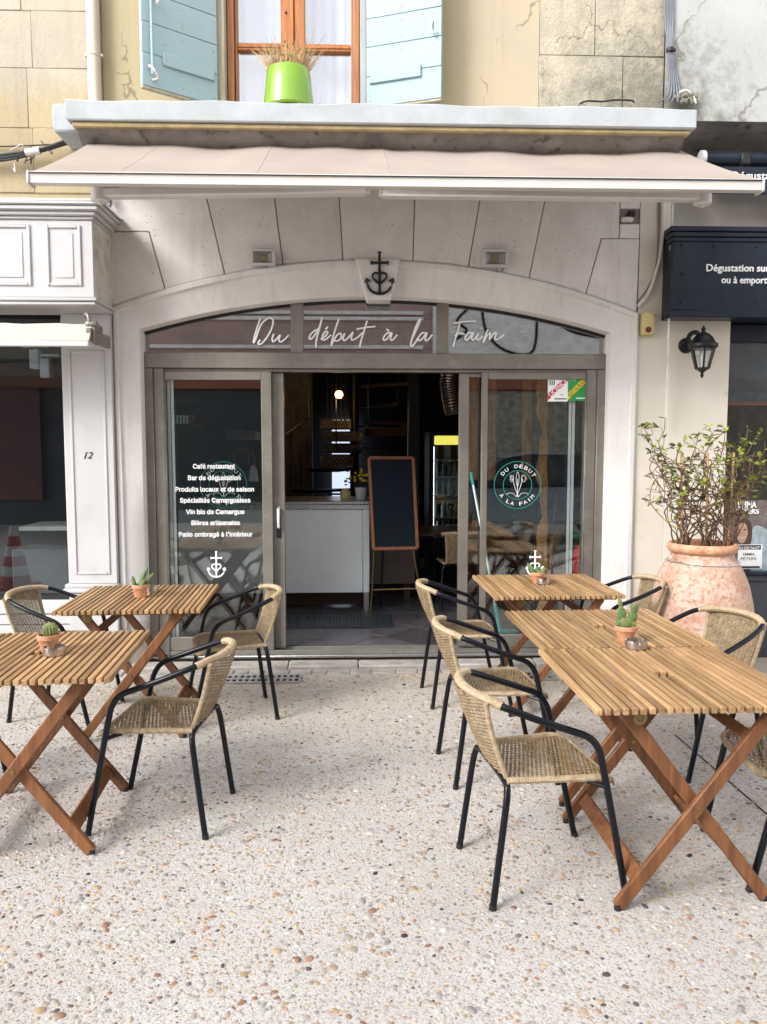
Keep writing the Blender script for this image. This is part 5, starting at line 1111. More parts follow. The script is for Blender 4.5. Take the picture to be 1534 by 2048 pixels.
def make_chair():
    t = thing('bistro_chair', '-', 'chair')
    for sg_ in (-1, 1):
        pts = [(.245, .222*sg_, 0), (.185, .230*sg_, .28), (.138, .236*sg_, .49), (.118, .239*sg_, .555), (.080, .242*sg_, .598), (.01, .243*sg_, .627), (-.09, .240*sg_, .664), (-.185, .222*sg_, .700), (-.232, .192*sg_, .715), (-.246, .172*sg_, .720)]
        m = MB(); m.tube(smooth_path(pts, 7), .0125, 10); lg = m.build('arm_and_front_leg', M['tube'], t)
        m = MB(); m.tube([(.2462, .2218*sg_, 0), (.2425, .2222*sg_, .018)], .0138, 10); m.build('leg_cap', M['gasket'], lg)
    pts = [(-.242, -.212, 0), (-.222, -.207, .15), (-.198, -.200, .33), (-.188, -.190, .395), (-.183, -.155, .425), (-.182, 0, .430), (-.183, .155, .425), (-.188, .190, .395), (-.198, .200, .33), (-.222, .207, .15), (-.242, .212, 0)]
    m = MB(); m.tube(smooth_path(pts, 7), .0125, 10); rl = m.build('rear_legs', M['tube'], t)
    for sg_ in (-1, 1): m = MB(); m.tube([(-.2424, .2122*sg_, 0), (-.2404, .2117*sg_, .018)], .0138, 10); m.build('leg_cap', M['gasket'], rl)
    for sg_ in (-1, 1):
        m = MB(); m.tube([(.10, .195*sg_, .424), (.150, .232*sg_, .415)], .009, 8); m.build('seat_bracket', M['tube'], t)
    s_ = weave(seat_fn, 48, 17, .0033, .0030, .0034).build('woven_seat', M['rattan'], t)
    e = ridged([seat_fn(0, -1), seat_fn(.5, -1), seat_fn(.82, -1), seat_fn(.97, -.9), seat_fn(1, -.6), seat_fn(1, 0), seat_fn(1, .6), seat_fn(.97, .9), seat_fn(.82, 1), seat_fn(.5, 1), seat_fn(0, 1)], .0112, .0018, .0062); e.build('seat_edge', M['wrap'], s_)
    b = weave(back_fn, 42, 14, .0026, .0030, .0032, 1.3).build('woven_back', M['rattan'], t)
    for sg_ in (-1, 1): ridged([back_fn(k/6, sg_) for k in range(7)], .0082, .0016, .0058).build('back_edge', M['wrap'], b)
    pts = [(-.215, .207, .710), (-.246, .172, .720), (-.283, .10, .727), (-.297, 0, .730), (-.283, -.10, .727), (-.246, -.172, .720), (-.215, -.207, .710)]
    ridged(pts, .0150, .0018, .0068).build('wrapped_rail', M['wrap'], t)
    return t
chairs = [(.674, 2.800, 8, 'wicker bistro chair nearest the viewer, facing the right-hand tables with its seat in full view'),
          (.680, 3.745, 5, 'wicker bistro chair facing right, second of the three in line left of the joined tables'),
          (.685, 4.860, 4, 'wicker bistro chair just outside the open door, facing the right-hand rear table'),
          (1.665, 4.965, 183, 'wicker bistro chair facing left in front of the urn, behind the rear right table'),
          (1.715, 3.840, 201, 'wicker bistro chair at the right edge facing left, its back rising before the urn'),
          (1.660, 2.840, 176, 'wicker bistro chair cut by the right edge behind the nearest table, dark seat showing'),
          (-.752, 4.620, 196, 'wicker bistro chair facing left beside the drain grating and the door'),
          (-.832, 3.320, 174, 'wicker bistro chair facing left at the table with the round barrel cactus'),
          (-1.735, 4.660, -8, 'wicker bistro chair facing right in front of the pale shop riser'),
          (-1.935, 3.515, 0, 'wicker bistro chair at the left edge, one leg showing beyond the barrel cactus table'),
          (.98, 7.25, 91, 'wicker bistro chair inside the cafe behind the right-hand glass, its back to the street')]
cp = make_chair()
for i, (x, y, a, lab) in enumerate(chairs):
    o = cp if i == 0 else copy_tree(cp)
    o.location = (x, y, 0 if i < 10 else .088); o.rotation_euler.z = R(a); o['label'] = lab; o['group'] = 'wicker bistro chairs'

# ------------------------------------------------------------------ cactus pots and ashtrays on the tables
def pot(x, y, r, h, label):
    t = thing('cactus_pot', label, 'cactus', (x, y, TZ+.001)); z = TZ+.001
    MB().lathe([(r*.66, z), (r*.70, z+.004), (r*.88, z+h*.70), (r*.90, z+h*.72), (r, z+h*.735), (r*1.02, z+h*.98), (r*.99, z+h), (r*.86, z+h), (r*.84, z+h*.8)], 28, (x, y, 0)).build('pot', M['terracotta'], t)
    MB().lathe([(r*.85, z+h*.84), (r*.5, z+h*.87), (0, z+h*.86)], 16, (x, y, 0)).build('soil', M['soil'], t)
    return t, z+h*.85
def spines(parent, pts):
    m = MB()
    for p, n in pts:
        for q in range(3):
            d_ = (Vector(n)+Vector((random.uniform(-.6, .6), random.uniform(-.6, .6), random.uniform(-.5, .6)))).normalized()*random.uniform(.005, .009); x = d_.cross(Vector((.3, .5, .8))).normalized()*.0006
            m.add([Vector(p)+x, Vector(p)-x, Vector(p)+d_], [(0, 1, 2)])
    m.build('spines', M['spine'], parent, kind='stuff', smooth=False)
# barrel cactus
p = G(98, 1302, TZ); t, z = pot(p.x, p.y, .046, .070, 'small round yellow spined barrel cactus in a chipped terracotta pot, left front table')
m = MB(); prof = [(.018, z-.01), (.026, z+.01), (.029, z+.028), (.026, z+.044), (.017, z+.056), (.006, z+.060), (0, z+.058)]; m.lathe(prof, 60, (p.x+.008, p.y, 0), rib=lambda a: .10*math.cos(15*a)); b = m.build('cactus_body', M['cactus2'], t)
spines(b, [((p.x+.008+r_*1.08*math.cos(2*math.pi*k/15), p.y+r_*1.08*math.sin(2*math.pi*k/15), z_), (math.cos(2*math.pi*k/15), math.sin(2*math.pi*k/15), .5)) for k in range(15) for r_, z_ in ((.026, z+.01), (.0285, z+.022), (.0285, z+.034), (.025, z+.045), (.017, z+.055))])
# finger cactus
p = G(281, 1194, TZ); t, z = pot(p.x, p.y, .047, .072, 'three fingered green cactus leaning out of a terracotta pot, left rear table')
for (dx, dy, lean, h, r_) in ((.0, .0, .045, .12, .014), (-.03, -.005, -.012, .07, .012), (.022, .01, .055, .085, .012), (.01, -.015, .02, .05, .010)):
    pts = [Vector((p.x+dx+lean*(k/7)**1.3, p.y+dy, z-.01+h*k/7)) for k in range(8)]; m = MB(); m.tube(pts, [r_*q for q in (.7, 1, 1.05, 1.05, 1, .9, .7, .25)], 8); b = m.build('cactus_stem', M['cactus'], t)
    spines(b, [(pts[k]+Vector((r_*math.cos(a), r_*math.sin(a), 0)), (math.cos(a), math.sin(a), .4)) for k in range(1, 7) for a in (0, 1.2, 2.4, 3.7, 5)])
# small cactus on the rear right table
p = G(1075, 1166, TZ); t, z = pot(p.x, p.y, .044, .068, 'low green and yellow cactus cluster in a terracotta pot, right rear table')
for (dx, dy, l, h, r_, mt) in ((-.015, 0, -.05, .075, .016, 'cactus'), (.012, -.01, .03, .05, .014, 'cactus2'), (.0, .012, .0, .055, .014, 'cactus'), (.026, .0, .03, .035, .012, 'cactus'), (-.002, -.018, .012, .03, .012, 'cactus2')):
    pts = [Vector((p.x+dx+l*k/6, p.y+dy, z-.008+h*k/6)) for k in range(7)]; m = MB(); m.tube(pts, [r_*q for q in (.8, 1.05, 1.1, 1.05, .95, .75, .3)], 8); b = m.build('cactus_stem', M[mt], t)
    spines(b, [(pts[k]+Vector((r_*math.cos(a), r_*math.sin(a), 0)), (math.cos(a), math.sin(a), .4)) for k in range(1, 6) for a in (0, 1.2, 2.4, 3.7, 5)])
# prickly pear
p = G(1251, 1283, TZ); t, z = pot(p.x, p.y, .049, .070, 'prickly pear with stacked oval pads in a terracotta pot on the joined tables')
for (dx, dz, w, h, tilt, mt) in ((-.022, .062, .022, .036, -.12, 'cactus'), (-.028, .112, .010, .022, -.25, 'cactus2'), (.028, .050, .022, .026, .35, 'cactus'), (.036, .086, .017, .024, .15, 'cactus'), (-.002, .02, .034, .030, 0, 'cactus2'), (.022, .015, .024, .024, .4, 'cactus2'), (-.028, .018, .022, .022, -.4, 'cactus')):
    m = MB(); m.ball((0, 0, 0), 1, 14, 9, (w, w*.38, h)); rt3 = Matrix.Rotation(tilt, 4, 'Y'); m.v = [tuple(Vector((p.x+dx, p.y-.004*random.random(), z+dz))+rt3 @ Vector(v)) for v in m.v]; b = m.build('cactus_pad', M[mt], t)
    pts = []
    for q in range(22):
        a, r_ = random.uniform(0, 6.28), math.sqrt(random.random()); v = rt3 @ Vector((w*r_*math.cos(a), -w*.38*math.sqrt(max(0, 1-r_*r_)), h*r_*math.sin(a))); pts.append((Vector((p.x+dx, p.y, z+dz))+v, (r_*math.cos(a), -1, r_*math.sin(a))))
    spines(b, pts)
def ashtray(px_, py_, r, label):
    p = G(px_, py_, TZ); m = MB(); z = TZ+.001; n = 36
    prof = [(r*.93, z), (r, z+.003), (r*1.0, z+.030), (r*.985, z+.034), (r*.93, z+.033), (r*.91, z+.008), (0, z+.007)]
    k0 = len(m.v); m.lathe(prof, n, (p.x, p.y, 0))
    for i, (x, y, zz) in enumerate(m.v):          # three notches in the rim
        a = math.degrees(math.atan2(y-p.y, x-p.x)) % 120
        if abs(a-32) < 7 and zz > z+.02: m.v[i] = (x, y, zz-.014)
    o = one('ashtray', m, M['zinc'], label, 'ashtray', 'round metal ashtrays'); return o
ashtray(110, 1309, .045, 'round notched metal ashtray in front of the barrel cactus')
ashtray(304, 1184, .043, 'round notched metal ashtray beside the finger cactus')
ashtray(1087, 1168, .042, 'round notched metal ashtray beside the low cactus cluster on the rear right table')
ashtray(1272, 1296, .046, 'round notched metal ashtray in front of the prickly pear')

# ------------------------------------------------------------------ terracotta urn with climbing shrub
UY = 4.97; ux = P(1405, 1085, UY).x; urz = P(1405, 1086, UY).z; s_ = UY/1570.0
ur = thing('terracotta_urn', 'very large salt stained terracotta jar with rolled rim against the cream pier', 'urn', (ux, UY, 0))
def zz_(y): return P(1405, y, UY).z
prof = [(.20, 0), (.215, .02), (.255, .10), (.30, .22), (.325, zz_(1265)), (.324, zz_(1235)), (.312, zz_(1200)), (.285, zz_(1165)), (.245, zz_(1135)), (.215, zz_(1122)), (.198, zz_(1113)), (.190, zz_(1105))]
pr2 = []
sp_ = smooth_path([(r, 0, z) for r, z in prof], 5)
MB().lathe([(v.x, v.z) for v in sp_], 64, (ux, UY, 0)).build('jar_body', M['urn'], ur)
zr = zz_(1096); rim = [(.190, zz_(1104.9)), (.206, zz_(1102)), (.217, zr), (.215, zz_(1089)), (.204, zz_(1085)), (.190, zz_(1086)), (.182, zz_(1090)), (.178, zz_(1110)), (.18, zz_(1125))]
MB().lathe(rim, 64, (ux, UY, 0)).build('rolled_rim', M['urnrim'], ur)
MB().lathe([(.18, zz_(1100)), (0, zz_(1098))], 32, (ux, UY, 0)).build('soil', M['soil'], ur)
m = MB(); zw = zz_(1121); ring = [(ux+.224*math.cos(R(a)), UY+.224*math.sin(R(a)), zw+.006*math.sin(R(a*2+40))) for a in range(0, 361, 10)]; m.tube(ring, .0035, 6)
m.tube(smooth_path([(ux-.215, UY-.05, zw), (ux-.235, UY-.055, zw+.015), (ux-.225, UY-.06, zw+.035), (ux-.20, UY-.07, zw+.02)]), .003, 5); m.build('wire', M['steel'], ur)
sh = thing('climbing_shrub', 'twiggy climbing shrub with sparse yellow green leaves on canes in the terracotta urn', 'shrub', (ux, UY, zz_(1098)))
SY = UY
for x0, x1 in ((1364, 1362), (1412, 1415), (1456, 1468)):
    a, b = P(x0, 1092, SY-.02), P(x1, 905, SY-.03); m = MB(); m.tube([a, a.lerp(b, .5)+Vector((.003, 0, 0)), b], .0075, 7); m.build('cane', M['cane'], sh)
rnd = random.Random(5); tips = []; tw = MB(); tw2 = MB()
def stem(p, tgt, r, wob, mb, n=7):
    pts = [p]
    for k in range(1, n+1):
        t = k/n; q = p.lerp(tgt, t)+Vector((rnd.uniform(-1, 1)*wob, rnd.uniform(-1, 1)*wob, rnd.uniform(-1, 1)*wob*.5))*math.sin(math.pi*min(1, t*.95)); pts.append(q)
    sp = smooth_path(pts, 3); mb.tube(sp, [r*(1-.55*i/len(sp)) for i in range(len(sp))], 5); return sp
def at(px_, py_, dy): return P(px_, py_, SY+dy)
heads = []
for k in range(46):      # main stems rise from the soil and spread into a flat fan
    x0 = rnd.choice((1364, 1412, 1456))+rnd.uniform(-16, 16); x1 = x0+rnd.gauss(0, 40)*1.0; y1 = rnd.uniform(885, 1010)
    x1 = min(max(x1, 1315), 1510)
    sp = stem(at(x0, 1094, rnd.uniform(-.06, .06)), at(x1, y1, rnd.uniform(-.16, .14)), rnd.uniform(.0036, .0062), rnd.uniform(.02, .085), tw)
    heads.append(sp)
for k in range(170):      # twining side shoots
    sp = rnd.choice(heads); q = sp[rnd.randrange(len(sp)//3, len(sp))]
    tg = q+Vector((rnd.gauss(0, .12), rnd.gauss(0, .06), rnd.gauss(.05, .09))); s2 = stem(q, tg, rnd.uniform(.0022, .0036), rnd.uniform(.02, .06), tw2, 5); heads.append(s2); tips.append(s2)
special = [([(1330, 985), (1300, 940), (1310, 905), (1292, 862), (1282, 852)], -.1), ([(1340, 940), (1318, 890), (1328, 862), (1330, 835)], -.08), ([(1385, 1010), (1320, 955), (1300, 1000), (1330, 1040), (1358, 1062)], -.14), ([(1470, 940), (1495, 905), (1512, 875), (1524, 862)], -.06), ([(1490, 915), (1515, 912), (1528, 940), (1534, 945)], -.1), ([(1380, 930), (1392, 890), (1398, 862)], -.05), ([(1440, 920), (1448, 885), (1450, 862)], 0), ([(1478, 930), (1490, 890), (1496, 856)], -.03)]
for pts, dy in special:
    sp = smooth_path([at(x, y, dy) for x, y in pts], 6); tw2.tube(sp, [.0036*(1-.5*i/len(sp)) for i in range(len(sp))], 5); tips += [sp, sp, sp]
tw.build('stems', M['twig'], sh); tw2.build('side_shoots', M['twig'], sh)
def leafmesh(mat):
    m = MB(); L_ = .046; w = .0125
    pts = [(0, 0, 0), (L_*.3, w*.85, .003), (L_*.62, w, .004), (L_, 0, -.002), (L_*.62, -w, .004), (L_*.3, -w*.85, .003), (L_*.3, 0, -.002), (L_*.62, 0, -.002)]
    m.add(pts, [(0, 6, 1), (1, 6, 7, 2), (2, 7, 3), (0, 5, 6), (5, 4, 7, 6), (4, 3, 7)]); return m.mesh('leaf', M[mat])
lm = [leafmesh('leaf'), leafmesh('leaf'), leafmesh('leaf2')]
for k in range(298):
    sp = rnd.choice(tips); q = sp[min(len(sp)-1, int(len(sp)*rnd.random()**.6))]
    if q.z < P(1400, 1000, SY).z and rnd.random() < .45: continue
    wgt = 0 if q.x > ux else 1
    o = bpy.data.objects.new('leaf', lm[rnd.choice((0, 1, 2, 2) if wgt else (0, 0, 1, 2))]); link(o, sh); o.location = q-OFF[sh.name]
    o.rotation_euler = (rnd.uniform(-.9, .9), rnd.uniform(-1.0, .35), rnd.uniform(0, 6.28)); k_ = rnd.uniform(.75, 1.45); o.scale = (k_, k_, k_)

fol = MB(); L_, w_ = .042, .0115
for k in range(420):
    sp = rnd.choice(tips); q = sp[min(len(sp)-1, int(len(sp)*rnd.random()**.55))]
    if q.z < P(1400, 985, SY).z and rnd.random() < .7: continue
    a = rnd.uniform(0, 6.28); el = rnd.uniform(-.4, 1.0); d_ = Vector((math.cos(a)*math.cos(el), math.sin(a)*math.cos(el), math.sin(el))); n_ = d_.cross(Vector((rnd.uniform(-.5, .5), rnd.uniform(-.5, .5), 1))).normalized(); k_ = rnd.uniform(.6, 1.2)
    c = d_.cross(n_)*.003
    fol.add([q, q+(d_*.3*L_+n_*w_*.85+c)*k_, q+(d_*.62*L_+n_*w_+c)*k_, q+d_*L_*k_, q+(d_*.62*L_-n_*w_+c)*k_, q+(d_*.3*L_-n_*w_*.85+c)*k_, q+d_*.5*L_*k_], [(0, 6, 1), (1, 6, 2), (2, 6, 3), (3, 6, 4), (4, 6, 5), (5, 6, 0)])
fol.build('small_leaves', M['leaf'], sh, kind='stuff')
# ------------------------------------------------------------------ poster in the right-hand shop window
PY = YW+.138
po = thing('concert_poster', 'dark concert poster of a smiling woman in pale jacket in the right shop window', 'poster', (P(1500, 1130, PY).x, PY, P(1500, 1140, PY).z))
a, b = P(1462, 1000, PY), P(1575, 1139, PY); MB().box(a.x, b.x, PY-.002, PY, b.z, a.z).build('sheet', M['poster_bg'], po)
text('EMMA', M['vinyl'], po, 'print', P(1474, 1060, PY).x, P(1511, 1060, PY).x, P(1500, 1015, PY).z, .044, PY-.003, .0004, .03); text('PETERS', M['vinyl'], po, 'print', P(1470, 1060, PY).x, P(1516, 1060, PY).x, P(1500, 1027, PY).z, .036, PY-.003, .0004, .03)
def blob(pts, mat, y, nm):
    m = MB(); sp = smooth_path([P(x, yy, PY) for x, yy in pts+pts[:1]], 5)[:-1]; m.prism([(v.x, v.z) for v in sp], y-.0006, y); m.build(nm, M[mat], po, smooth=False)
blob([(1492, 1100), (1505, 1058), (1520, 1052), (1545, 1075), (1560, 1139), (1500, 1139)], 'denim', PY-.0026, 'print'); blob([(1470, 1085), (1474, 1052), (1488, 1036), (1502, 1048), (1503, 1078), (1496, 1090)], 'hair', PY-.0032, 'print')
blob([(1474, 1078), (1474, 1058), (1482, 1046), (1492, 1050), (1495, 1068), (1488, 1084), (1480, 1086)], 'skin', PY-.0038, 'print'); blob([(1479, 1073), (1484, 1075), (1489, 1073), (1487, 1076), (1482, 1077)], 'wgrime', PY-.0044, 'print')
blob([(1476, 1060), (1481, 1058), (1481, 1061)], 'hair', PY-.0044, 'print'); blob([(1486, 1058), (1491, 1058), (1489, 1061)], 'hair', PY-.0044, 'print')
a, b = P(1476, 1089, PY-.004), P(1523, 1137, PY-.004); y = PY-.005; MB().box(a.x, b.x, y-.001, y, b.z, a.z).build('sheet', M['vinyl'], po)
MB().box(a.x+.003, b.x-.012, y-.0018, y-.0011, P(1500, 1099, PY).z, P(1500, 1090, PY).z).build('print', M['ink'], po); text('IO·DE·NUIT', M['vinyl'], po, 'print', a.x+.008, b.x-.02, P(1500, 1098, PY).z, .020, y-.0019, .0003, .01)
text('EMMA', M['ink'], po, 'print', P(1487, 1060, PY).x, P(1511, 1060, PY).x, P(1500, 1111, PY).z, .022, y-.001, .0003, .008); text('PETERS', M['ink'], po, 'print', P(1483, 1060, PY).x, P(1514, 1060, PY).x, P(1500, 1120, PY).z, .022, y-.001, .0003, .008)
MB().box(a.x+.005, b.x-.015, y-.0018, y-.0011, P(1500, 1136, PY).z, P(1500, 1132, PY).z).build('print', M['ink'], po)

# ------------------------------------------------------------------ inside the cafe
def IP(x, y, Y): return P(x, y, Y)
ct = thing('bar_counter', 'long white enamelled bar counter with steel top inside the open door', 'counter', (-.5, 7.1, fl))
c0, c1 = P(445, 1000, 7.07).x, P(739, 1000, 7.07).x; ztop = P(650, 1002, 7.07).z; zbt = P(650, 1186, 7.07).z
MB().box(c0-.4, c1-.062, 7.07, 7.10, zbt, ztop-.075).build('front_panel', M['counter'], ct, bevel=.006)
MB().box(c1-.06, c1, 7.06, 7.75, zbt, ztop-.075).build('end_post', M['counter'], ct, bevel=.006)
MB().box(c0-.4, c1+.01, 7.045, 7.78, ztop-.030, ztop).build('steel_top', M['steel'], ct, bevel=.006)
MB().box(c0-.4, c1+.004, 7.052, 7.78, ztop-.074, ztop-.031).build('steel_edge', M['steel'], ct, bevel=.004)
for x in (c0-.3, c1-.03): MB().box(x-.025, x+.025, 7.065, 7.115, fl, zbt-.001).build('leg', M['steel'], ct, bevel=.004)
MB().box(c0-.4, c1-.07, 7.30, 7.34, fl+.02, zbt).build('kick_panel', M['darkwood'], ct)
MB().box(c1+.012, P(830, 1100, 7.6).x, 7.6, 7.64, P(0, 1172, 7.6).z, ztop-.1).build('side_panel', surf('mauve_laminate', (.26, .20, .20), .5), ct)
# chalkboard on an easel
ez = thing('chalkboard_easel', 'blank chalkboard in a reddish wood frame on a thin brass easel beside the counter', 'chalkboard', (P(787, 1222, 6.9).x, 6.95, fl))
tl, tr, br_, bl = P(738, 916, 7.02), P(826, 916, 7.02), P(835, 1096, 6.86), P(747, 1098, 6.86)
def lerp4(u, v): return bl.lerp(br_, u).lerp(tl.lerp(tr, u), v)
n_ = (br_-bl).cross(tl-bl).normalized(); n_ = n_ if n_.y < 0 else -n_
m = MB(); q = [lerp4(.02, .01), lerp4(.98, .01), lerp4(.98, .99), lerp4(.02, .99)]; m.add([v+n_*.002 for v in q]+[v-n_*.012 for v in q], [(0, 1, 2, 3), (7, 6, 5, 4)]+[(i, 4+i, 4+(i+1) % 4, (i+1) % 4) for i in range(4)]); m.build('slate', M['slate'], ez, smooth=False)
for a, b in ((bl, br_), (tl, tr), (bl, tl), (br_, tr)): m = MB(); m.bar(a, b, .030, .026, n_); m.build('frame', M['boardframe'], ez, bevel=.003)
for a, b in ((P(749, 1097, 6.88), P(741, 1224, 6.90)), (P(826, 1097, 6.88), P(848, 1217, 6.94))): m = MB(); b.z = fl; m.tube([a+Vector((0, .02, 0)), b], .008, 6); m.build('leg', M['brass'], ez)
m = MB(); b = P(762, 1192, 7.3); b.z = fl; m.tube([P(766, 1097, 6.9)+Vector((0, .03, 0)), b], .008, 6); m.build('leg', M['black'], ez)
m = MB(); m.tube([P(744, 1180, 6.9), P(840, 1177, 6.92)], .007, 6); m.build('crossbar', M['brass'], ez)
# yellow flowers in a white trough, jar on the counter
ft = thing('flower_trough', 'yellow flowers in a small pale pot on the end of the counter', 'potted flowers', (P(722, 1000, 7.3).x, 7.3, ztop))
c = P(722, 998, 7.3); MB().lathe([(.045, ztop+.001), (.06, ztop+.11), (.052, ztop+.11), (.05, ztop+.09)], 16, (c.x, 7.3, 0)).build('pot', M['sheet'], ft)
m = MB(); m2 = MB()
for k in range(70): m.ball((c.x+random.gauss(0, .06), 7.3+random.gauss(0, .04), ztop+.13+abs(random.gauss(0, .05))), .018, 5, 4, (1, 1, .4))
for k in range(24): m2.ball((c.x+.015+random.gauss(0, .05), 7.25+random.gauss(0, .03), ztop+.16+abs(random.gauss(0, .05))), .013, 6, 4)
m.build('leaves', M['foliage'], ft, kind='stuff'); m2.build('petals', M['yellowflower'], ft, kind='stuff')
c = P(691, 1000, 7.3); m = MB(); m.lathe([(.045, ztop+.001), (.05, ztop+.02), (.05, ztop+.07), (.035, ztop+.09), (.035, ztop+.1), (0, ztop+.1)], 16, (c.x, 7.3, 0)); one('glass_jar', m, M['alarm'], 'small amber jar with a lid on the counter left of the flowers', 'jar')
# glass-door fridge with bottles
fx0, fx1 = P(858, 1000, 8.6).x, P(958, 1000, 8.6).x; fz1 = P(890, 862, 8.6).z
fr = thing('drinks_fridge', 'tall black glass-door drinks fridge with yellow lit header at the back', 'fridge', ((fx0+fx1)/2, 8.9, fl))
for (a, b, c, d_) in ((fx0, fx0+.05, fl, fz1), (fx1-.05, fx1, fl, fz1), (fx0+.051, fx1-.051, fz1-.05, fz1)): MB().box(a, b, 8.6, 9.2, c, d_).build('casing', M['black'], fr, bevel=.006)
MB().box(fx0+.051, fx1-.051, 9.15, 9.2, fl, fz1-.051).build('back_panel', M['dark'], fr)
MB().box(fx0+.06, fx1-.051, 8.60, 8.66, fz1-.15, fz1-.052).build('lit_header', M['fridgelight'], fr, bevel=.01)
zsA = P(890, 1075, 8.6).z
MB().box(fx0+.051, fx1-.051, 8.62, 9.14, fl, zsA).build('base_cabinet', M['black'], fr, bevel=.006)
for k in range(6): MB().box(fx0+.07, fx1-.07, 8.605, 8.62, zsA-.06-k*.04, zsA-.04-k*.04).build('vent_slat', M['darkpanel'], fr)
MB().box(fx0+.055, fx1-.055, 8.605, 8.611, zsA+.002, fz1-.152).build('glass_door', M['glass'], fr, smooth=False)
shz = [P(890, y, 8.7).z for y in (1074, 1034, 990, 953, 920)]
MB().box(fx0+.052, fx0+.062, 8.68, 8.70, zsA+.02, fz1-.17).build('added_fill_strip', M['fridgefill'], fr)  # glowing strip added to brighten the fridge inside
for z in shz: MB().box(fx0+.055, fx1-.055, 8.66, 9.1, z-.008, z).build('shelf', M['steel'], fr)
bm_ = MB().lathe([(.026, 0), (.027, .02), (.027, .12), (.011, .155), (.010, .19), (0, .19)], 10).mesh('bottle', M['bottle']); bm2 = MB().lathe([(.026, 0), (.027, .02), (.027, .11), (.012, .15), (.011, .175), (0, .175)], 10).mesh('bottle', M['bottle2'])
for i, z in enumerate(shz[:4]):
    for k in range(6):
        o = bpy.data.objects.new('bottle', bm_ if (i*5+k*3) % 4 else bm2); link(o); o.location = (fx0+.10+k*.068+random.uniform(-.01, .01), 8.74, z+.001)
        tag(o, 'pale drink bottle standing in the drinks fridge' if o.data == bm2 else 'dark drink bottle standing in the drinks fridge', 'bottle', 'pale bottles in the fridge' if o.data == bm2 else 'dark bottles in the fridge')
# spiral stair with perforated treads, bulb
SX, SYs = P(712, 800, 8.8).x, 8.8
ss = thing('spiral_stair', 'black iron spiral stair with perforated treads in the dark cafe', 'staircase', (SX, SYs, fl))
MB().lathe([(.05, fl), (.05, 2.85)], 14, (SX-.02, SYs, 0)).build('centre_post', M['black'], ss)
for k in range(9):
    a0 = R(150+k*26); a1 = a0+R(27); z = fl+.55+k*.23; m = MB()
    v = [(SX+r_*math.cos(a), SYs+r_*math.sin(a)) for r_, a in ((.06, a0), (.75, a0), (.75, (a0+a1)/2), (.75, a1), (.06, a1))]
    m.add([(x, y, z) for x, y in v]+[(x, y, z+.03) for x, y in v], [(0, 1, 2, 3, 4), (9, 8, 7, 6, 5)]+[(i, 5+i, 5+(i+1) % 5, (i+1) % 5) for i in range(5)]); m.build('tread', M['black'], ss)
    bl_ = MB(); p = (SX+.74*math.cos(a0), SYs+.74*math.sin(a0)); bl_.tube([(p[0], p[1], z), (p[0], p[1], z+.9)], .008, 5); bl_.build('baluster', M['black'], ss)
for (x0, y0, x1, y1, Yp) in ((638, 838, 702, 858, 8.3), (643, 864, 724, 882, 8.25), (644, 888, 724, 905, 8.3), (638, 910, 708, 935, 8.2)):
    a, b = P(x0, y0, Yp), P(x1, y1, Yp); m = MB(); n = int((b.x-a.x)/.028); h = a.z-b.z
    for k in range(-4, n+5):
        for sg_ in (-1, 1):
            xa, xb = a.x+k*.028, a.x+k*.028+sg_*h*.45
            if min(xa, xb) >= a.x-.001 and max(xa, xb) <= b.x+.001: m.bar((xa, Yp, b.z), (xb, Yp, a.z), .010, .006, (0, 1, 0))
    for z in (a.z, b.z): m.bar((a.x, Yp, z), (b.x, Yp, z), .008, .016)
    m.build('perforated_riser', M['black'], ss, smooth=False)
    MB().box(a.x, b.x, Yp+.35, Yp+.36, b.z, a.z).build('pale_riser_backing', surf('painted_backlight', (.34, .28, .22), .8), ss)  # pale board added behind each riser; its colour stands in for background light
m = MB(); m.tube([P(566, 872, 8.0), P(618, 836, 8.3)], .018, 6); m.build('handrail', M['black'], ss)
for k in range(7): x = 655+k*9; m = MB(); m.tube([P(x, 750, 9), P(x, 860, 9)], .008, 5); m.build('baluster', M['black'], ss)
bp_ = P(678, 789, 8.0); t = thing('pendant_bulb', 'glowing warm round bulb hanging in the dark cafe', 'lamp', (bp_.x, 8.0, bp_.z))
m = MB(); m.ball(bp_, .040, 16, 10); m.build('bulb', M['bulb'], t); ld = bpy.data.lights.new('bulb_light', 'POINT'); ld.energy = 1.2; ld.color = (1, .6, .25); ld.shadow_soft_size = .05; lo = bpy.data.objects.new('bulb_light', ld); link(lo, t); lo.location = Vector((0, -.02, -.07)); m = MB(); m.tube([bp_+Vector((0, 0, .03)), bp_+Vector((0, 0, .09))], .018, 10); m.tube([bp_+Vector((0, 0, .09)), Vector((bp_.x, 8, 2.86))], .004, 5); m.build('socket', M['black'], t)
# duct, ceiling spot
m = MB(); c = [P(900, 735, 7.6), P(898, 765, 7.6), P(902, 795, 7.6), P(908, 828, 7.6)]; sp = smooth_path(c, 12); m.tube(sp, [.085+.006*(i % 2) for i in range(len(sp))], 16); one('air_duct', m, M['zinc'], 'crinkled metal air duct hanging above the fridge', 'duct')
c = P(758, 737, 6.4); m = MB(); m.lathe([(.05, -.02), (.045, -.005), (.03, 0), (.03, .03), (0, .03)], 16, (c.x, 6.4, c.z)); one('ceiling_spot', m, M['zinc'], 'small round unlit ceiling spot just inside the door', 'spot lamp')
m = MB(); a, b = P(560, 1257, 6.6), P(783, 1230, 6.6); ya, yb = G(600, 1257, fl).y, G(600, 1229, fl).y; xa, xb = G(560, 1250, fl).x, G(782, 1255, fl).x
dm = thing('door_mat', 'dark perforated rubber mat on the slate tiles in front of the counter', 'mat', ((xa+xb)/2, (ya+yb)/2, fl)); m = MB()
for k in range(int((xb-xa)/.03)+1): m.box(xa+k*.03, xa+k*.03+.018, ya, yb, fl+.002, fl+.010)
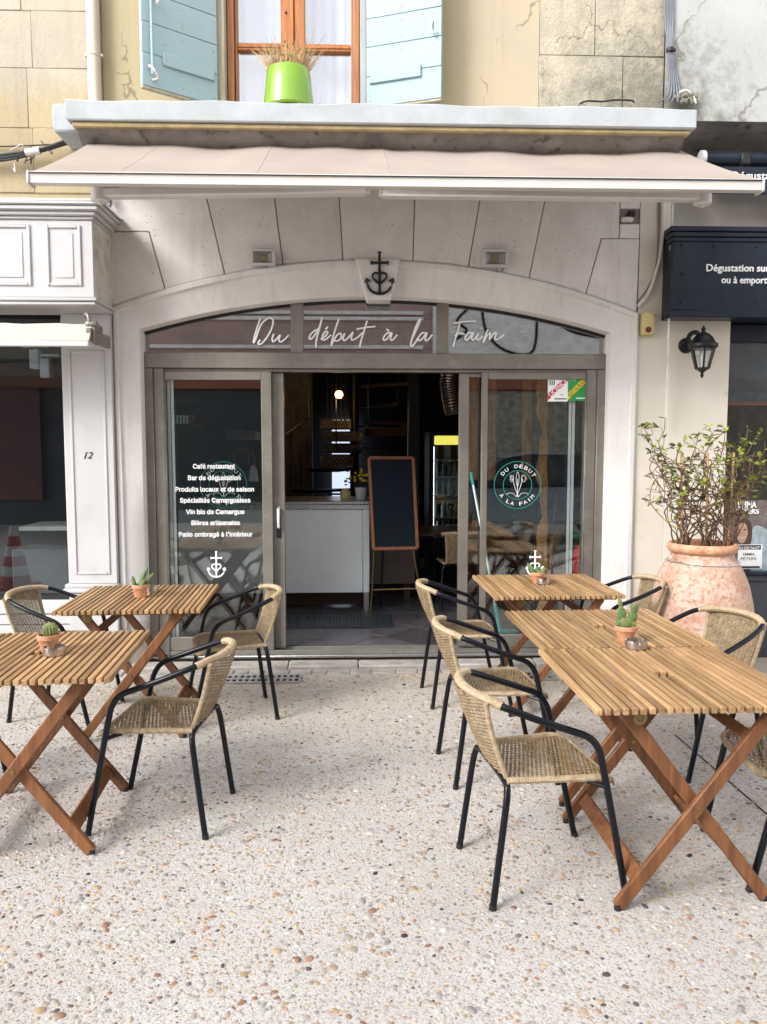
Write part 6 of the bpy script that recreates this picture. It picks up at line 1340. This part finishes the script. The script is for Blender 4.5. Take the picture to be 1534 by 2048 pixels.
for k in range(int((yb-ya)/.05)+1): m.box(xa, xb, ya+k*.05, ya+k*.05+.018, fl+.001, fl+.009)
m.build('mesh', M['darkpanel'], dm, smooth=False)
# behind the left pane: shelf with glasses, plant, extractor hood, hangers, cloths
s0, s1 = P(330, 848, 7.4), P(398, 850, 7.4); z = s0.z; m = MB(); m.box(s0.x-.3, s1.x, 7.3, 7.5, z-.025, z); one('wall_shelf', m, M['darkwood'], 'wooden shelf with glasses seen through the lettered pane', 'shelf', bevel=.004)
for k in range(5):
    m = MB(); x = P(347+k*6.5, 848, 7.38).x; m.lathe([(.014, z+.001), (.017, z+.08), (.014, z+.08), (.012, z+.01), (0, z+.008)], 10, (x, 7.38, 0)); one('drinking_glass', m, M['steel'], 'small drinking glass in the row on the wall shelf', 'glass', 'glasses on the wall shelf')
pt = thing('house_plant', 'dark leafy house plant on the shelf behind the lettered pane', 'plant', (P(375, 800, 7.5).x, 7.45, z+.001)); c = P(378, 830, 7.45)
MB().lathe([(.04, z+.001), (.055, z+.09), (.048, z+.09), (0, z+.08)], 14, (c.x, 7.45, 0)).build('pot', M['clay'], pt); m = MB()
for k in range(26):
    a = random.uniform(0, 6.28); l = random.uniform(.12, .26); d_ = Vector((math.cos(a), math.sin(a)*.6, random.uniform(.2, 1))).normalized()*l; n2 = Vector((-math.sin(a), math.cos(a), 0))*.025; p = Vector((c.x, 7.45, z+.09)); m.add([p, p+d_*.6+n2, p+d_+Vector((0, 0, -.05)), p+d_*.6-n2], [(0, 1, 2, 3)])
m.build('leaves', M['foliage'], pt)
a, b = P(455, 856, 7.5), P(512, 880, 7.5); m = MB(); m.add([(a.x, 7.4, b.z), (b.x, 7.4, b.z), (b.x, 7.9, b.z), (a.x, 7.9, b.z), (a.x, 7.5, a.z), (b.x, 7.5, a.z-.03), (b.x, 7.8, a.z-.03), (a.x, 7.8, a.z)], [(0, 1, 2, 3), (4, 7, 6, 5), (0, 4, 5, 1), (1, 5, 6, 2), (2, 6, 7, 3), (3, 7, 4, 0)]); one('extractor_hood', m, surf('dull_steel_hood', (.30, .29, .29), .5, .3), 'dull steel extractor hood behind the lettered pane', 'extractor hood', bevel=.004)
c = P(478, 903, 7.3); m = MB()
for dx in (0, .05): m.tube(smooth_path([(c.x-.09+dx, 7.3, c.z-.13), (c.x-.09+dx, 7.3, c.z-.02), (c.x+dx, 7.3, c.z+.02), (c.x+.08+dx, 7.3, c.z-.02), (c.x+.085+dx, 7.3, c.z-.13)]), .005, 5)
one('wire_hangers', m, M['brass'], 'pair of bent wire hangers above the counter behind the pane', 'hangers')
c = P(506, 930, 7.3); m = MB(); m.lathe([(.01, c.z), (.03, c.z-.04), (.04, c.z-.15), (.03, c.z-.15)], 12, (c.x, 7.3, 0), rib=lambda a: .2*math.cos(6*a)); one('tea_towel', m, M['sheet'], 'white tea towel hanging beside the sliding door', 'towel')
# behind the right pane: table with runner and vase, wooden poles, extinguisher, broom, bark wall
it = thing('indoor_table', 'dark table with white paper runner behind the wicker chair inside', 'table', (.98, 8.0, fl)); tz = P(1030, 1058, 8.0).z
MB().box(.45, 1.55, 7.62, 8.4, tz-.03, tz).build('table_top', M['darkwood'], it, bevel=.005)
for x in (.5, 1.5):
    for y in (7.68, 8.34): MB().box(x-.03, x+.03, y-.03, y+.03, fl, tz-.031).build('leg', M['darkwood'], it)
m = MB(); m.box(P(988, 1050, 7.9).x, P(1068, 1050, 7.9).x, 7.61, 8.3, tz+.001, tz+.003); one('paper_runner', m, M['vinyl'], 'white paper runner laid on the indoor table', 'runner')
c = P(1032, 1050, 7.9); va = thing('bud_vase', 'small glass vase of dry sprigs on the indoor table', 'vase', (c.x, 7.9, tz+.004)); m = MB(); m.lathe([(.03, tz+.004), (.035, tz+.09), (.03, tz+.09), (.028, tz+.01), (0, tz+.008)], 14, (c.x, 7.9, 0)); m.build('vase', M['sheet'], va); m = MB()
for k in range(24): p = Vector((c.x, 7.9, tz+.06)); q = p+Vector((random.gauss(0, .05), random.gauss(0, .03), random.uniform(.06, .16))); m.tube([p, q], .002, 3); m.ball(q, .009, 5, 3)
m.build('sprigs', M['foliage'], va, kind='stuff')
for k, (x0, y0, x1, y1, w) in enumerate(((1113, 985, 1090, 1255, .022), (1148, 985, 1118, 1250, .03), (1140, 1060, 1126, 1240, .026))):
    m = MB(); a, b = P(x0, y0, 6.75+.03*k), P(x1, y1, 6.45+.05*k); b.z = fl+.01
    m.bar(a, b, w, .02, (0, 1, 0)); one('wooden_pole', m, M['orangewood'], ('thin orange wooden pole leaning alone behind the right pane', 'thick wooden pole leaning behind the white edge strip', 'shorter wooden pole leaning lowest behind the rear table')[k], 'pole', 'poles leaning inside', bevel=.003, base=b)
ex = thing('fire_extinguisher', 'red fire extinguisher with black hose and pressure head inside the right pane', 'fire extinguisher', (P(1160, 1150, 5.99).x, 5.99, .3)); c = P(1163, 1100, 5.99); zt4, zb4 = P(1160, 1090, 5.99).z, P(1160, 1200, 5.99).z
MB().lathe([(.05, zb4), (.062, zb4+.02), (.062, zt4-.06), (.045, zt4-.015), (.02, zt4), (.02, zt4+.03), (0, zt4+.03)], 20, (c.x, 5.99, 0)).build('cylinder', M['extred'], ex)
m = MB(); m.box(c.x-.03, c.x+.03, 6.13, 6.17, zt4+.031, zt4+.06); m.bar((c.x-.05, 5.99, zt4+.075), (c.x+.04, 5.99, zt4+.065), .02, .012); m.build('valve', M['signgreen'], ex, bevel=.004)
m = MB(); m.tube(smooth_path([(c.x+.02, 5.99, zt4+.05), (c.x+.07, 6.13, zt4+.10), (c.x+.075, 6.12, zt4-.05), (c.x+.066, 6.11, zt4-.2)]), .010, 7); m.build('hose', M['gasket'], ex)
MB().box(c.x-.035, c.x+.035, 6.084, 6.088, zb4+.08, zb4+.2).build('label_plate', M['vinyl'], ex)
bh = P(942, 945, 6.25); bf = P(1000, 1268, 6.0); bf.z = fl+.06; bo = thing('broom', 'turquoise handled broom leaning inside the right-hand glass', 'broom', (bf.x, 6.0, fl))
m = MB(); m.tube([bh.lerp(bf, .08), bf.lerp(bh, .10)], .011, 8); m.build('handle', M['strip'], bo); m = MB(); m.tube([bh, bh.lerp(bf, .08)], .013, 8); m.tube([bf.lerp(bh, .16), bf], .015, 8); m.build('grip', M['turquoise'], bo)
m = MB(); m.box(bf.x-.09, bf.x+.13, 5.97, 6.03, fl+.04, fl+.075); m.build('broom_head', M['turquoise'], bo, bevel=.01); m = MB()
for k in range(40): x = bf.x-.085+.21*random.random(); m.tube([(x, 5.98+.04*random.random(), fl+.04), (x+random.gauss(0, .006), 5.97+.06*random.random(), fl+.001)], .002, 3, False)
m.build('bristles', M['turquoise'], bo, kind='stuff')
bk = MB(); n = 22; vsl = []
pts0 = [P(1088, 760+ k*21, 6.7) for k in range(n+1)]
for k in range(n+1):
    w = .10+.05*math.sin(k*.9)+.03*math.sin(k*2.3); q = pts0[k]; w *= .8; vsl += [(q.x-w*.6, 6.7, q.z), (q.x, 6.58+.02*math.sin(k*1.7), q.z), (q.x+w, 6.7, q.z)]
bk.add(vsl, [(3*k+q, 3*k+3+q, 3*k+4+q, 3*k+1+q) for k in range(n) for q in (0, 1)]); one('bark_slab', bk, M['orangewood'], 'tall slab of orange brown bark wood on the wall behind the right pane', 'wood slab')
for k, x in enumerate((948, 985, 1055)):
    m = MB(); a = P(x, 760, 7.2); m.box(a.x-.04, a.x+.04, 7.15, 7.23, P(x, 960, 7.2).z, P(x, 755, 7.2).z); one('wooden_post', m, M['orangewood'], ('amber wooden post nearest the fridge behind the glass', 'amber wooden post behind the upper left of the round logo', 'amber wooden post just left of the bark slab')[k], 'post', 'amber posts inside', bevel=.01)
